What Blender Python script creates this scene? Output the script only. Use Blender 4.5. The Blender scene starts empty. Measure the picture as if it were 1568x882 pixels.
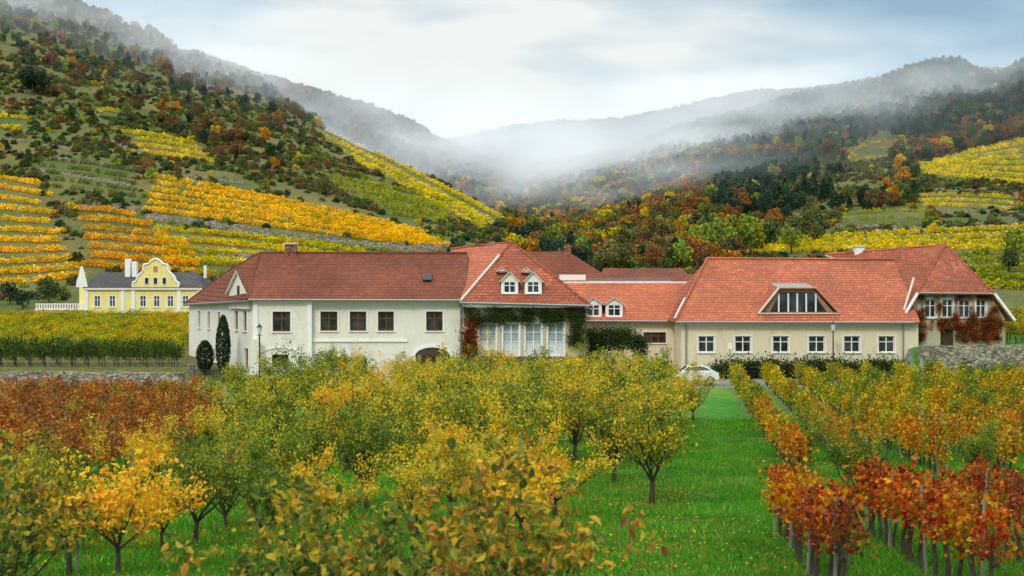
import bpy, math, random, bmesh
import numpy as np
from mathutils import Vector, Matrix
R=random.Random(7); rng=np.random.default_rng(11)
scene=bpy.context.scene
F=2178.0
# ------------------------------------------------------------------ noise
_lat=np.random.default_rng(3).random((256,256))
def vnoise(x,y):
    xi=np.floor(x).astype(int); yi=np.floor(y).astype(int)
    fx=x-xi; fy=y-yi; fx=fx*fx*(3-2*fx); fy=fy*fy*(3-2*fy)
    a=_lat[xi&255,yi&255]; b=_lat[(xi+1)&255,yi&255]; c=_lat[xi&255,(yi+1)&255]; d=_lat[(xi+1)&255,(yi+1)&255]
    return (a*(1-fx)+b*fx)*(1-fy)+(c*(1-fx)+d*fx)*fy
def fbm(x,y,o=4):
    s=0;a=.5
    for i in range(o):
        s=s+a*(vnoise(x*2**i+17*i,y*2**i+9*i)-.5)*2; a*=.5
    return s
# ------------------------------------------------------------------ terrain
GY=[-60,0,12,26,45,70,100,123.5]; GZ=[5.6,4.9,3.9,2.7,1.05,.25,0,0]
def vz(v,y): return 8+(441-v)*y/F
L=[]
L.append([(-500,126,None,.9),(372,126,None,.9),(392,126,None,.15),(1375,126,None,.15),(1392,126,None,2.8),(2100,126,None,2.8)])
L.append([(-500,205,487),(310,205,487),(370,205,497),(1380,205,497),(1450,205,455),(2100,205,450)])
L.append([(-500,250,425),(0,250,432),(350,250,430),(560,250,420),(775,250,412),(900,250,416),(1200,250,420),(1400,250,408),(2100,250,405)])
L.append([(-500,330,290),(0,330,300),(265,330,290),(350,330,290),(460,330,302),(560,330,322),(640,330,337),(720,330,352),(775,330,366),(830,330,386),(1000,330,394),(1100,330,388),(1200,330,378),(1300,330,368),(2100,330,360)])
L.append([(-500,640,-150),(0,600,-35),(75,600,-5),(130,595,18),(200,590,47),(250,585,61),(268,580,86),(350,560,115),(400,540,140),(460,520,181),(560,480,226),(640,450,262),(720,420,300),(775,400,336),(800,410,362),(830,450,368),(900,480,350),(1000,520,312),(1100,520,290),(1200,520,280),(1300,520,262),(1400,520,262),(1568,520,226),(2100,520,210)])
L.append([(-500,760,-120),(75,720,20),(268,700,110),(350,680,140),(460,640,215),(560,600,262),(640,560,300),(720,520,335),(775,500,366),(830,560,342),(900,600,320),(1000,600,285),(1100,600,262),(1200,600,250),(1300,600,235),(1400,600,232),(1568,600,190),(2100,620,170)])
L.append([(-500,950,-110),(75,950,25),(268,950,90),(350,950,108),(390,950,121),(460,930,140),(500,930,153),(580,900,175),(640,880,200),(665,880,220),(720,860,245),(775,850,265),(800,850,279),(830,850,263),(900,850,252),(970,850,235),(1020,850,215),(1100,860,190),(1200,880,160),(1280,900,141),(1340,900,132),(1400,900,113),(1440,900,103),(1470,900,104),(1490,900,118),(1530,850,124),(1568,800,106),(2100,800,20)])
L.append([(-500,1300,60),(268,1300,130),(640,1250,235),(800,1250,300),(1000,1250,262),(1200,1300,200),(1470,1300,150),(2100,1300,90)])
L.append([(-500,2000,200),(600,2000,240),(660,2000,224),(690,2000,222),(750,2000,207),(830,2000,196),(950,2000,193),(1010,2000,178),(1100,2000,159),(1160,2000,148),(1230,2000,146),(1400,2000,118),(1568,2000,112),(2100,2000,105)])
L.append([(-500,2700,300),(2100,2700,300)])
L.append([(-500,7000,None,0),(2100,7000,None,0)])
TB=[]
for lay in L:
    us=[p[0] for p in lay]; ys=[p[1] for p in lay]
    zs=[p[3] if p[2] is None else vz(p[2],p[1]) for p in lay]
    TB.append((us,ys,zs))
def zfun(x,y,noise=True):
    x=np.asarray(x,float); y=np.asarray(y,float)
    u=np.clip(784+F*x/np.maximum(y,60),-500,2100)
    z=np.interp(y,GY,GZ)
    py=np.full_like(y,123.5); pz=np.zeros_like(y)
    for us,ys,zs in TB:
        ky=np.interp(u,us,ys); kz=np.interp(u,us,zs)
        t=np.clip((y-py)/(ky-py),0,1)
        z=np.where(y>py,pz+(kz-pz)*t,z); py=ky; pz=kz
    if noise:
        amp=np.clip((y-225)*.006,0,5)
        z=z+amp*fbm(x/70,y/70,4)+np.clip((130-y)/60,0,1)*.08*fbm(x/5,y/5,2)
    return z
def hits(u,v):
    u=np.asarray(u,float); v=np.asarray(v,float)
    ys=np.geomspace(128,1500,420)
    X=(u[:,None]-784)/F*ys[None]; Y=np.broadcast_to(ys,X.shape)
    Z=zfun(X,Y); ray=8+(441-v[:,None])/F*ys[None]
    ab=Z>=ray; ok=ab.any(1); i=np.argmax(ab,1); i=np.maximum(i,1)
    r=np.arange(len(u)); d1=(Z-ray)[r,i]; d0=(Z-ray)[r,i-1]
    t=np.clip(-d0/(d1-d0+1e-9),0,1); y=ys[i-1]+(ys[i]-ys[i-1])*t; x=(u-784)/F*y
    return x,y,zfun(x,y),ok
def proj(x,y,z): return 784+F*x/y, 441-F*(z-8)/y
# ------------------------------------------------------------------ materials
def newmat(n):
    m=bpy.data.materials.new(n); m.use_nodes=True; nt=m.node_tree; nt.nodes.clear()
    return m,nt,nt.nodes,nt.links
def N(nt,t,**k):
    n=nt.nodes.new(t)
    for a,b in k.items(): setattr(n,a,b)
    return n
def ramp(nt,pts):
    n=nt.nodes.new('ShaderNodeValToRGB'); e=n.color_ramp.elements
    while len(e)>1: e.remove(e[0])
    e[0].position=pts[0][0]; e[0].color=(*pts[0][1],1)
    for p,c in pts[1:]:
        q=e.new(p); q.color=(*c,1)
    return n
def plain(name,c,rough=.7,var=.25,scale=3,bump=0,spec=.3,metal=0,coord='Object'):
    m,nt,ns,l=newmat(name)
    o=N(nt,'ShaderNodeOutputMaterial'); b=N(nt,'ShaderNodeBsdfPrincipled'); l.new(b.outputs[0],o.inputs[0])
    tc=N(nt,'ShaderNodeTexCoord'); no=N(nt,'ShaderNodeTexNoise'); no.inputs['Scale'].default_value=scale; no.inputs['Detail'].default_value=6; no.inputs['Roughness'].default_value=.65
    l.new(tc.outputs[coord],no.inputs['Vector'])
    r=ramp(nt,[(.3,tuple(x*(1-var) for x in c)),(.7,tuple(min(1,x*(1+var*.6)) for x in c))])
    l.new(no.outputs['Fac'],r.inputs[0]); l.new(r.outputs[0],b.inputs['Base Color'])
    b.inputs['Roughness'].default_value=rough; b.inputs['Specular IOR Level'].default_value=spec; b.inputs['Metallic'].default_value=metal
    if bump:
        n2=N(nt,'ShaderNodeTexNoise'); n2.inputs['Scale'].default_value=scale*8; l.new(tc.outputs[coord],n2.inputs['Vector'])
        bp=N(nt,'ShaderNodeBump'); bp.inputs['Strength'].default_value=bump; bp.inputs['Distance'].default_value=.05
        l.new(n2.outputs['Fac'],bp.inputs['Height']); l.new(bp.outputs[0],b.inputs['Normal'])
    return m
def plaster(name,c,dirt=(.36,.31,.24)):
    m,nt,ns,l=newmat(name)
    o=N(nt,'ShaderNodeOutputMaterial'); b=N(nt,'ShaderNodeBsdfPrincipled'); l.new(b.outputs[0],o.inputs[0])
    tc=N(nt,'ShaderNodeTexCoord'); mp=N(nt,'ShaderNodeMapping'); mp.inputs['Scale'].default_value=(1,1,.3); l.new(tc.outputs['Object'],mp.inputs[0])
    no=N(nt,'ShaderNodeTexNoise'); no.inputs['Scale'].default_value=1.5; no.inputs['Detail'].default_value=8; no.inputs['Roughness'].default_value=.72; l.new(mp.outputs[0],no.inputs['Vector'])
    r=ramp(nt,[(.28,tuple(x*.6+d*.25 for x,d in zip(c,dirt))),(.46,tuple(x*.92 for x in c)),(.7,c)])
    l.new(no.outputs['Fac'],r.inputs[0])
    n2=N(nt,'ShaderNodeTexNoise'); n2.inputs['Scale'].default_value=9; n2.inputs['Detail'].default_value=5; l.new(tc.outputs['Object'],n2.inputs['Vector'])
    mx=N(nt,'ShaderNodeMix',data_type='RGBA',blend_type='MULTIPLY'); mx.inputs['Factor'].default_value=.4
    l.new(r.outputs[0],mx.inputs['A']); r2=ramp(nt,[(.3,(.7,.67,.62)),(.6,(1,1,1))]); l.new(n2.outputs['Fac'],r2.inputs[0]); l.new(r2.outputs[0],mx.inputs['B'])
    l.new(mx.outputs['Result'],b.inputs['Base Color']); b.inputs['Roughness'].default_value=.9; b.inputs['Specular IOR Level'].default_value=.12
    bp=N(nt,'ShaderNodeBump'); bp.inputs['Strength'].default_value=.3; bp.inputs['Distance'].default_value=.03; l.new(n2.outputs['Fac'],bp.inputs['Height']); l.new(bp.outputs[0],b.inputs['Normal'])
    return m
def tiles(name,c1,c2,c3,row=.34,w=.26,mort=(.06,.025,.02)):
    m,nt,ns,l=newmat(name)
    o=N(nt,'ShaderNodeOutputMaterial'); b=N(nt,'ShaderNodeBsdfPrincipled'); l.new(b.outputs[0],o.inputs[0])
    uv=N(nt,'ShaderNodeUVMap')
    br=N(nt,'ShaderNodeTexBrick'); br.inputs['Scale'].default_value=1; br.inputs['Brick Width'].default_value=w; br.inputs['Row Height'].default_value=row
    br.inputs['Mortar Size'].default_value=.022; br.inputs['Mortar Smooth'].default_value=.4; br.inputs['Color1'].default_value=(*c1,1); br.inputs['Color2'].default_value=(*c2,1); br.inputs['Mortar'].default_value=(*mort,1)
    l.new(uv.outputs[0],br.inputs['Vector'])
    no=N(nt,'ShaderNodeTexNoise'); no.inputs['Scale'].default_value=1.5; no.inputs['Detail'].default_value=8; no.inputs['Roughness'].default_value=.85; l.new(uv.outputs[0],no.inputs['Vector'])
    r=ramp(nt,[(.42,(0,0,0)),(.56,(1,1,1))]); l.new(no.outputs['Fac'],r.inputs[0])
    mx=N(nt,'ShaderNodeMix',data_type='RGBA'); mul=N(nt,'ShaderNodeMath',operation='MULTIPLY'); mul.inputs[1].default_value=.85
    l.new(r.outputs[0],mul.inputs[0]); l.new(mul.outputs[0],mx.inputs['Factor']); l.new(br.outputs['Color'],mx.inputs['A']); mx.inputs['B'].default_value=(*c3,1)
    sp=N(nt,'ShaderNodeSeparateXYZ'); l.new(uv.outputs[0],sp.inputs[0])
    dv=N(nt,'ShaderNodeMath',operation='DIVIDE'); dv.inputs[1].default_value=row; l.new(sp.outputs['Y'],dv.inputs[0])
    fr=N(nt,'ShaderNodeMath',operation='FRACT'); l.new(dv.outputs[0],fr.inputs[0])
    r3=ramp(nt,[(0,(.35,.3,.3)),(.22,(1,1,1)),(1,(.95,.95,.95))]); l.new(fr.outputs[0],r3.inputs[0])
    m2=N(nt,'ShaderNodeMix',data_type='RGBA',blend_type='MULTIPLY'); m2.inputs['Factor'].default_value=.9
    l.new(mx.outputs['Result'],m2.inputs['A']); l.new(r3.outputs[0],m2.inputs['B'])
    n4=N(nt,'ShaderNodeTexNoise'); n4.inputs['Scale'].default_value=.22; n4.inputs['Detail'].default_value=3; l.new(uv.outputs[0],n4.inputs['Vector']); r4=ramp(nt,[(.35,(.78,.78,.76)),(.65,(1.1,1.06,1.02))]); l.new(n4.outputs['Fac'],r4.inputs[0])
    m3=N(nt,'ShaderNodeMix',data_type='RGBA',blend_type='MULTIPLY'); m3.inputs['Factor'].default_value=1; l.new(m2.outputs['Result'],m3.inputs['A']); l.new(r4.outputs[0],m3.inputs['B']); l.new(m3.outputs['Result'],b.inputs['Base Color'])
    b.inputs['Roughness'].default_value=.85; b.inputs['Specular IOR Level'].default_value=.15
    bp=N(nt,'ShaderNodeBump'); bp.inputs['Strength'].default_value=.7; bp.inputs['Distance'].default_value=.06; bp.invert=True
    l.new(fr.outputs[0],bp.inputs['Height']); l.new(bp.outputs[0],b.inputs['Normal'])
    return m
def stone(name,c,scale=2.2):
    m,nt,ns,l=newmat(name)
    o=N(nt,'ShaderNodeOutputMaterial'); b=N(nt,'ShaderNodeBsdfPrincipled'); l.new(b.outputs[0],o.inputs[0])
    tc=N(nt,'ShaderNodeTexCoord'); mp=N(nt,'ShaderNodeMapping'); mp.inputs['Scale'].default_value=(1,1,1.9); l.new(tc.outputs['Object'],mp.inputs[0])
    vo=N(nt,'ShaderNodeTexVoronoi'); vo.inputs['Scale'].default_value=scale; l.new(mp.outputs[0],vo.inputs['Vector'])
    ve=N(nt,'ShaderNodeTexVoronoi',feature='DISTANCE_TO_EDGE'); ve.inputs['Scale'].default_value=scale; l.new(mp.outputs[0],ve.inputs['Vector'])
    sp=N(nt,'ShaderNodeSeparateColor'); l.new(vo.outputs['Color'],sp.inputs[0])
    r=ramp(nt,[(0,tuple(x*.45 for x in c)),(.5,c),(1,tuple(x*1.5 for x in c))]); l.new(sp.outputs[0],r.inputs[0])
    r2=ramp(nt,[(0,(.2,.2,.2)),(.08,(1,1,1))]); l.new(ve.outputs['Distance'],r2.inputs[0])
    mx=N(nt,'ShaderNodeMix',data_type='RGBA',blend_type='MULTIPLY'); mx.inputs['Factor'].default_value=1
    l.new(r.outputs[0],mx.inputs['A']); l.new(r2.outputs[0],mx.inputs['B']); l.new(mx.outputs['Result'],b.inputs['Base Color']); b.inputs['Roughness'].default_value=.9
    bp=N(nt,'ShaderNodeBump'); bp.inputs['Strength'].default_value=.8; bp.inputs['Distance'].default_value=.08; l.new(r2.outputs[0],bp.inputs['Height']); l.new(bp.outputs[0],b.inputs['Normal'])
    return m
def leafmat(name,pts=None,tint=False,trans=.3):
    m,nt,ns,l=newmat(name)
    o=N(nt,'ShaderNodeOutputMaterial'); b=N(nt,'ShaderNodeBsdfPrincipled'); t=N(nt,'ShaderNodeBsdfTranslucent'); ms=N(nt,'ShaderNodeMixShader'); ms.inputs[0].default_value=trans
    ge=N(nt,'ShaderNodeNewGeometry')
    if tint:
        at=N(nt,'ShaderNodeAttribute',attribute_type='INSTANCER',attribute_name='tint')
        hs=N(nt,'ShaderNodeHueSaturation'); hs.inputs['Saturation'].default_value=1.08
        h=N(nt,'ShaderNodeMapRange'); h.inputs['To Min'].default_value=.47; h.inputs['To Max'].default_value=.53
        wn=N(nt,'ShaderNodeMath',operation='MULTIPLY'); wn.inputs[1].default_value=13.7; fr=N(nt,'ShaderNodeMath',operation='FRACT'); l.new(ge.outputs['Random Per Island'],wn.inputs[0]); l.new(wn.outputs[0],fr.inputs[0]); l.new(fr.outputs[0],h.inputs[0])
        v=N(nt,'ShaderNodeMapRange'); v.inputs['To Min'].default_value=.45; v.inputs['To Max'].default_value=1.55; l.new(ge.outputs['Random Per Island'],v.inputs[0])
        l.new(h.outputs[0],hs.inputs['Hue']); l.new(v.outputs[0],hs.inputs['Value']); l.new(at.outputs['Color'],hs.inputs['Color']); col=hs.outputs[0]
    else:
        tc=N(nt,'ShaderNodeTexCoord'); no=N(nt,'ShaderNodeTexNoise'); no.inputs['Scale'].default_value=1.0; no.inputs['Detail'].default_value=3; l.new(tc.outputs['Object'],no.inputs['Vector'])
        oi=N(nt,'ShaderNodeObjectInfo')
        a=N(nt,'ShaderNodeMath',operation='MULTIPLY_ADD'); a.inputs[1].default_value=.6; l.new(ge.outputs['Random Per Island'],a.inputs[0])
        c=N(nt,'ShaderNodeMath',operation='MULTIPLY_ADD'); c.inputs[1].default_value=1.6; c.inputs[2].default_value=-.72; l.new(no.outputs['Fac'],c.inputs[0]); 
        d=N(nt,'ShaderNodeMath',operation='MULTIPLY_ADD'); d.inputs[1].default_value=.34; l.new(oi.outputs['Random'],d.inputs[0]); l.new(c.outputs[0],d.inputs[2]); l.new(d.outputs[0],a.inputs[2])
        r=ramp(nt,pts); l.new(a.outputs[0],r.inputs[0]); col=r.outputs[0]
    l.new(col,b.inputs['Base Color']); l.new(col,t.inputs[0]); b.inputs['Roughness'].default_value=.6; b.inputs['Specular IOR Level'].default_value=.15
    l.new(b.outputs[0],ms.inputs[1]); l.new(t.outputs[0],ms.inputs[2]); l.new(ms.outputs[0],o.inputs[0])
    return m
M={}
M['white']=plaster('white_plaster',(.86,.80,.68)); M['cream']=plaster('cream_plaster',(.82,.70,.48)); M['beige']=plaster('beige_plaster',(.58,.48,.32)); M['yellow']=plaster('yellow_plaster',(.94,.78,.28))
M['trim']=plain('white_paint',(.86,.82,.75),.6,.08); M['cap']=plain('verge_mortar',(.66,.58,.48),.8,.2)
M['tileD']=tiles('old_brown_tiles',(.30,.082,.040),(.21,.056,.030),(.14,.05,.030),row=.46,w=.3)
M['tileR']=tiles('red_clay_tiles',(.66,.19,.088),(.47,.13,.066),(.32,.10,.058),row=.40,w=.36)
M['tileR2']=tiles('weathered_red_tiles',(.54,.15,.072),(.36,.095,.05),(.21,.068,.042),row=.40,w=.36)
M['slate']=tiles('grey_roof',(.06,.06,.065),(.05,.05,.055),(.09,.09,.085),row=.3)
M['frameB']=plain('brown_window_wood',(.20,.06,.03),.5,.2); M['frameW']=plain('white_window_wood',(.78,.78,.75),.45,.06)
M['wood']=plain('dark_wood',(.07,.045,.03),.7,.3); M['metal']=plain('zinc',(.32,.33,.33),.45,.15,metal=.6); M['iron']=plain('dark_iron',(.03,.035,.035),.5,.1)
M['copper']=plain('copper_edge',(.45,.22,.13),.5,.2); M['stone']=stone('dry_stone',(.32,.27,.20)); M['brick']=stone('brick_chimney',(.33,.13,.08),4); M['bark']=plain('bark',(.07,.05,.036),.9,.4,6,.6); M['grey']=plain('grey_post',(.22,.20,.17),.85,.3)
def glass():
    m,nt,ns,l=newmat('window_glass'); o=N(nt,'ShaderNodeOutputMaterial'); b=N(nt,'ShaderNodeBsdfPrincipled'); l.new(b.outputs[0],o.inputs[0])
    tc=N(nt,'ShaderNodeTexCoord'); no=N(nt,'ShaderNodeTexNoise'); no.inputs['Scale'].default_value=.8; l.new(tc.outputs['Object'],no.inputs['Vector'])
    r=ramp(nt,[(.4,(.012,.014,.016)),(.65,(.06,.065,.065))]); l.new(no.outputs['Fac'],r.inputs[0]); l.new(r.outputs[0],b.inputs['Base Color']); b.inputs['Roughness'].default_value=.08; b.inputs['Specular IOR Level'].default_value=.6
    return m
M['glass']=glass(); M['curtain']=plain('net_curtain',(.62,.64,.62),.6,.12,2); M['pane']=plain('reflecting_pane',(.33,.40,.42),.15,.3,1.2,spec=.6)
# ------------------------------------------------------------------ mesh builder
class MB:
    def __init__(s): s.v=[];s.f=[];s.m=[];s.mats=[]
    def mi(s,k):
        if k not in s.mats: s.mats.append(k)
        return s.mats.index(k)
    def face(s,pts,mat):
        i=len(s.v); s.v+= [tuple(p) for p in pts]; s.f.append(list(range(i,i+len(pts)))); s.m.append(s.mi(mat))
    def box(s,o,ax,ay,az,mat):
        o=Vector(o);ax=Vector(ax);ay=Vector(ay);az=Vector(az)
        c=[o,o+ax,o+ax+ay,o+ay]; d=[p+az for p in c]
        if ax.cross(ay).dot(az)<0: c.reverse(); d.reverse()
        s.face(c[::-1],mat); s.face(d,mat)
        for i in range(4):
            j=(i+1)%4; s.face([c[i],c[j],d[j],d[i]],mat)
    def abox(s,x0,x1,y0,y1,z0,z1,mat): s.box((x0,y0,z0),(x1-x0,0,0),(0,y1-y0,0),(0,0,z1-z0),mat)
    def tube(s,p,q,r,mat,r2=None,n=6):
        p=Vector(p);q=Vector(q);d=(q-p).normalized(); a=d.orthogonal().normalized(); b=d.cross(a); r2=r if r2 is None else r2
        A=[p+(a*math.cos(t)+b*math.sin(t))*r for t in [2*math.pi*i/n for i in range(n)]]
        B=[q+(a*math.cos(t)+b*math.sin(t))*r2 for t in [2*math.pi*i/n for i in range(n)]]
        for i in range(n):
            j=(i+1)%n; s.face([A[i],A[j],B[j],B[i]],mat)
        s.face(A[::-1],mat); s.face(B,mat)
    def slab(s,pts,mat,th=.16,side='copper'):
        P=[Vector(p) for p in pts]; n=(P[1]-P[0]).cross(P[2]-P[0]).normalized()
        if n.z<0: P.reverse(); n=-n
        s.face(P,mat); Q=[p-n*th for p in P]; s.face(Q[::-1],side)
        for i in range(len(P)):
            j=(i+1)%len(P); s.face([P[i],Q[i],Q[j],P[j]],side)
    def obj(s,name,parent=None,smooth=False):
        me=bpy.data.meshes.new(name); me.from_pydata(s.v,[],s.f)
        for k in s.mats: me.materials.append(M[k])
        me.polygons.foreach_set('material_index',s.m)
        uvl=me.uv_layers.new(name='UVMap')
        for p in me.polygons:
            n=p.normal
            if abs(n.z)>.98: h=Vector((1,0,0)); w=Vector((0,1,0))
            else: h=Vector((0,0,1)).cross(n).normalized(); w=n.cross(h)
            for li in p.loop_indices:
                c=me.vertices[me.loops[li].vertex_index].co; uvl.data[li].uv=(c.dot(h),c.dot(w))
        ob=bpy.data.objects.new(name,me); scene.collection.objects.link(ob)
        if parent: ob.parent=parent
        return ob
def empty(name,loc=(0,0,0)):
    e=bpy.data.objects.new(name,None); scene.collection.objects.link(e); return e
def wall(mb,p0,p1,z0,z1,holes,mat,depth=.2,th=True):
    p0=Vector((p0[0],p0[1],0));p1=Vector((p1[0],p1[1],0)); d=(p1-p0); Ln=d.length; d/=Ln; n=Vector((d.y,-d.x,0))
    ss=sorted(set([0,Ln]+[h[0] for h in holes]+[h[1] for h in holes])); zz=sorted(set([z0,z1]+[h[2] for h in holes]+[h[3] for h in holes]))
    def P(s_,z_,o=0): return p0+d*s_+n*o+Vector((0,0,z_))
    for i in range(len(ss)-1):
        for j in range(len(zz)-1):
            sm=(ss[i]+ss[i+1])/2; zm=(zz[j]+zz[j+1])/2
            if any(h[0]<sm<h[1] and h[2]<zm<h[3] for h in holes): continue
            mb.face([P(ss[i],zz[j]),P(ss[i+1],zz[j]),P(ss[i+1],zz[j+1]),P(ss[i],zz[j+1])],mat)
    for h in holes:
        a,b,c,e=h[:4]; st=h[4]
        for q in ([P(a,c),P(a,e),P(a,e,-depth),P(a,c,-depth)],[P(b,e),P(b,c),P(b,c,-depth),P(b,e,-depth)],[P(a,e),P(b,e),P(b,e,-depth),P(a,e,-depth)],[P(b,c),P(a,c),P(a,c,-depth),P(b,c,-depth)]): mb.face(q,mat)
        window(mb,P,d,n,a,b,c,e,st,depth)
def window(mb,P,d,n,a,b,c,e,st,depth):
    if st=='door':
        mb.face([P(a,c,-depth),P(b,c,-depth),P(b,e,-depth),P(a,e,-depth)],'wood')
        k=int((b-a)/.25)
        for i in range(1,k): mb.box(P(a+(b-a)*i/k-.02,c,-depth+.002),d*.03,n*.03,Vector((0,0,e-c)),'iron')
        return
    fr='frameB' if st in('brown',) else 'frameW'
    if st=='curt':
        m1=c+(e-c)*.42
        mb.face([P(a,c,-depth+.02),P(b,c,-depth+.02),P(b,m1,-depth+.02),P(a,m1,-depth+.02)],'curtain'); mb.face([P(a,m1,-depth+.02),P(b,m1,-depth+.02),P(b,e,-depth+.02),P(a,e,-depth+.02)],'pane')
    else: mb.face([P(a,c,-depth+.02),P(b,c,-depth+.02),P(b,e,-depth+.02),P(a,e,-depth+.02)],'glass')
    t=.09; o=-depth+.03; T=.06
    mb.box(P(a,c,o),d*(b-a),n*T,Vector((0,0,t)),fr); mb.box(P(a,e-t,o),d*(b-a),n*T,Vector((0,0,t)),fr)
    mb.box(P(a,c+t,o),d*t,n*T,Vector((0,0,e-c-2*t)),fr); mb.box(P(b-t,c+t,o),d*t,n*T,Vector((0,0,e-c-2*t)),fr)
    k=3 if (b-a)>1.9 else 2
    for i in range(1,k):
        m=a+(b-a)*i/k; mb.box(P(m-.05,c+t,o),d*.1,n*(T-.003),Vector((0,0,e-c-2*t)),fr)
    zs=[.64] if st!='tall' and st!='curt' else [.42,.72]
    for q in zs:
        zm=c+(e-c)*q; mb.box(P(a+t,zm-.035,o),d*(b-a-2*t),n*(T-.006),Vector((0,0,.07)),fr)
    mb.box(P(a-.1,c-.09,-.02),d*(b-a+.2),n*.14,Vector((0,0,.088)),'trim')
    if st!='bare':
        w=.11
        mb.box(P(a-w,c,.0),d*(w-.004),n*.025,Vector((0,0,e-c+w)),'trim'); mb.box(P(b+.004,c,.0),d*(w-.004),n*.025,Vector((0,0,e-c+w)),'trim')
        mb.box(P(a,e+.004,.0),d*(b-a),n*.025,Vector((0,0,w-.004)),'trim')
def arc_trim(mb,xc,y,z,rx,rz,w,mat,out=.06,n=10,a0=0,a1=math.pi,dx=Vector((1,0,0)),nn=Vector((0,-1,0)),fill=None):
    O=Vector((xc,y,z))
    pts=[(math.cos(a0+(a1-a0)*i/n),math.sin(a0+(a1-a0)*i/n)) for i in range(n+1)]
    for i in range(n):
        q=[]
        for (c,s_),r in ((pts[i],0),(pts[i+1],0),(pts[i+1],w),(pts[i],w)):
            q.append(O+dx*c*(rx+r)+Vector((0,0,s_*(rz+r)))+nn*out)
        mb.face(q[::-1],mat)
        qo=[q[3],q[2],q[2]-nn*out,q[3]-nn*out]; mb.face(qo,mat)
    if fill:
        mb.face([O+dx*c*rx+Vector((0,0,s_*rz))+nn*.012 for c,s_ in pts],fill)
def dormer(mb,xc,y,z0,w,h,rh,depth,roofm='tileR',wallm='trim',pend=None):
    x0,x1=xc-w/2,xc+w/2
    wall(mb,(x0,y),(x1,y),z0,z0+h,[(.2,w-.2,z0+.22,z0+h-.12,'bare')],wallm,.1)
    mb.face([(x0,y,z0+h),(x1,y,z0+h),(xc,y,z0+h+rh-.1)],wallm)
    mb.face([(x0,y+depth,z0),(x0,y,z0),(x0,y,z0+h),(x0,y+depth,z0+h)],wallm); mb.face([(x1,y,z0),(x1,y+depth,z0),(x1,y+depth,z0+h),(x1,y,z0+h)],wallm)
    e=.18; s=rh/(w/2)
    mb.slab([(x0-e,y-.2,z0+h-e*s),(xc,y-.2,z0+h+rh),(xc,y+depth+1,z0+h+rh),(x0-e,y+depth,z0+h-e*s)],roofm,.07,'cap')
    mb.slab([(xc,y-.2,z0+h+rh),(x1+e,y-.2,z0+h-e*s),(x1+e,y+depth,z0+h-e*s),(xc,y+depth+1,z0+h+rh)],roofm,.07,'cap')
def ridge(mb,pts,mat='cap',r=.13):
    for a,b in zip(pts[:-1],pts[1:]): mb.tube(a,b,r,mat)
# ------------------------------------------------------------------ winery main house
b=empty('winery_main_house')
mb=MB()
X0=-21.9
wall(mb,(X0,120.6),(-17,120.6),-.5,7.0,[(-20.3-X0,-18.8-X0,4.3,6.0,'brown'),(-20.35-X0,-18.95-X0,1.3,2.35,'brown')],'white',.25)
mb.face([(-17,120.6,-.5),(-17,121,-.5),(-17,121,7),(-17,120.6,7)],'white')
wall(mb,(-17,121),(-4.1,121),-.5,7.0,[(x0+17,x1+17,4.35,6.0,'brown') for x0,x1 in ((-16.3,-14.85),(-13.8,-12.4),(-11.4,-10.05),(-7.3,-5.9))]+[(-15.6+17,-14.0+17,1.2,2.15,'brown'),(-8.2+17,-5.3+17,-.3,2.2,'door')],'white',.25)
A=Vector((-31.8,140,0));B=Vector((-21.9,120.6,0)); SL=(B-A).length
def st(t0,t1): return (SL*(1-t1),SL*(1-t0))
hs=[]
for t,z0,z1,w in ((.12,4.3,6.0,.05),(.24,4.3,6.0,.05),(.5,4.2,5.8,.04),(.66,4.2,5.8,.04),(.82,4.2,5.8,.04),(.1,1,2.8,.05),(.55,1.2,2.5,.04)):
    a,c=st(t-w/2,t+w/2); hs.append((a,c,z0,z1,'brown'))
wall(mb,A.xy,B.xy,-.5,6.7,hs,'white',.25)
mb.face([(-4.1,121,-.5),(-4.1,135,-.5),(-4.1,135,7),(-4.1,121,7)],'white')
mb.face([(-31.8,140,-.5),(-31.8,140,6.7),(-4,142,6.7),(-4,142,-.5)],'white')
mb.obj('walls',b)
mb=MB()
D=(B-A).normalized(); Nn=Vector((D.y,-D.x,0))
mb.abox(-17,-8.9,120.88,121,3.42,3.6,'trim'); mb.abox(-22.05,-16.85,120.45,120.6,6.72,7.0,'trim'); mb.abox(-16.85,-4.1,120.85,121,6.72,7.0,'trim')
mb.abox(-17.35,-16.97,120.5,120.598,-.5,6.7,'trim'); mb.abox(-21.95,-21.55,120.5,120.597,-.5,6.7,'trim')
arc_trim(mb,-19.65,120.6,1.9,2.0,1.0,.16,'trim',.07); arc_trim(mb,-6.75,121,2.2,1.5,.75,.25,'trim',.08,fill='wood')
mb.box(Vector((-22.2,120.5,-.5)),(.5,-.75,0),(.45,.1,0),(0,0,4.2),'white')
mb.tube((-4.35,120.8,7),(-4.35,120.8,0),.07,'metal')
mb.tube((-22.3,120.15,7.0),(-4.2,120.35,6.95),.09,'metal'); mb.tube((-22.35,120.2,6.9),(-32.3,140.2,6.35),.09,'metal')
g0=B+(A-B)*.03; g1=B+(A-B)*.31; gm=(g0+g1)/2
o=Nn*.25
mb.face([g1+o+Vector((0,0,6.2)),g0+o+Vector((0,0,6.2)),g0+o+Vector((0,0,7.6)),gm+o+Vector((0,0,9.4)),g1+o+Vector((0,0,7.6))],'white')
mb.face([g0+o+Vector((0,0,6.2)),g0-Nn*3+Vector((0,0,6.2)),g0-Nn*3+Vector((0,0,7.6)),g0+o+Vector((0,0,7.6))],'white')
wgt=g0.lerp(g1,.5)+Nn*.26
mb.box(wgt-D*.35+Vector((0,0,7.4)),D*.7,Nn*.03,Vector((0,0,.8)),'wood')
mb.obj('trim',b)
mb=MB()
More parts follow.
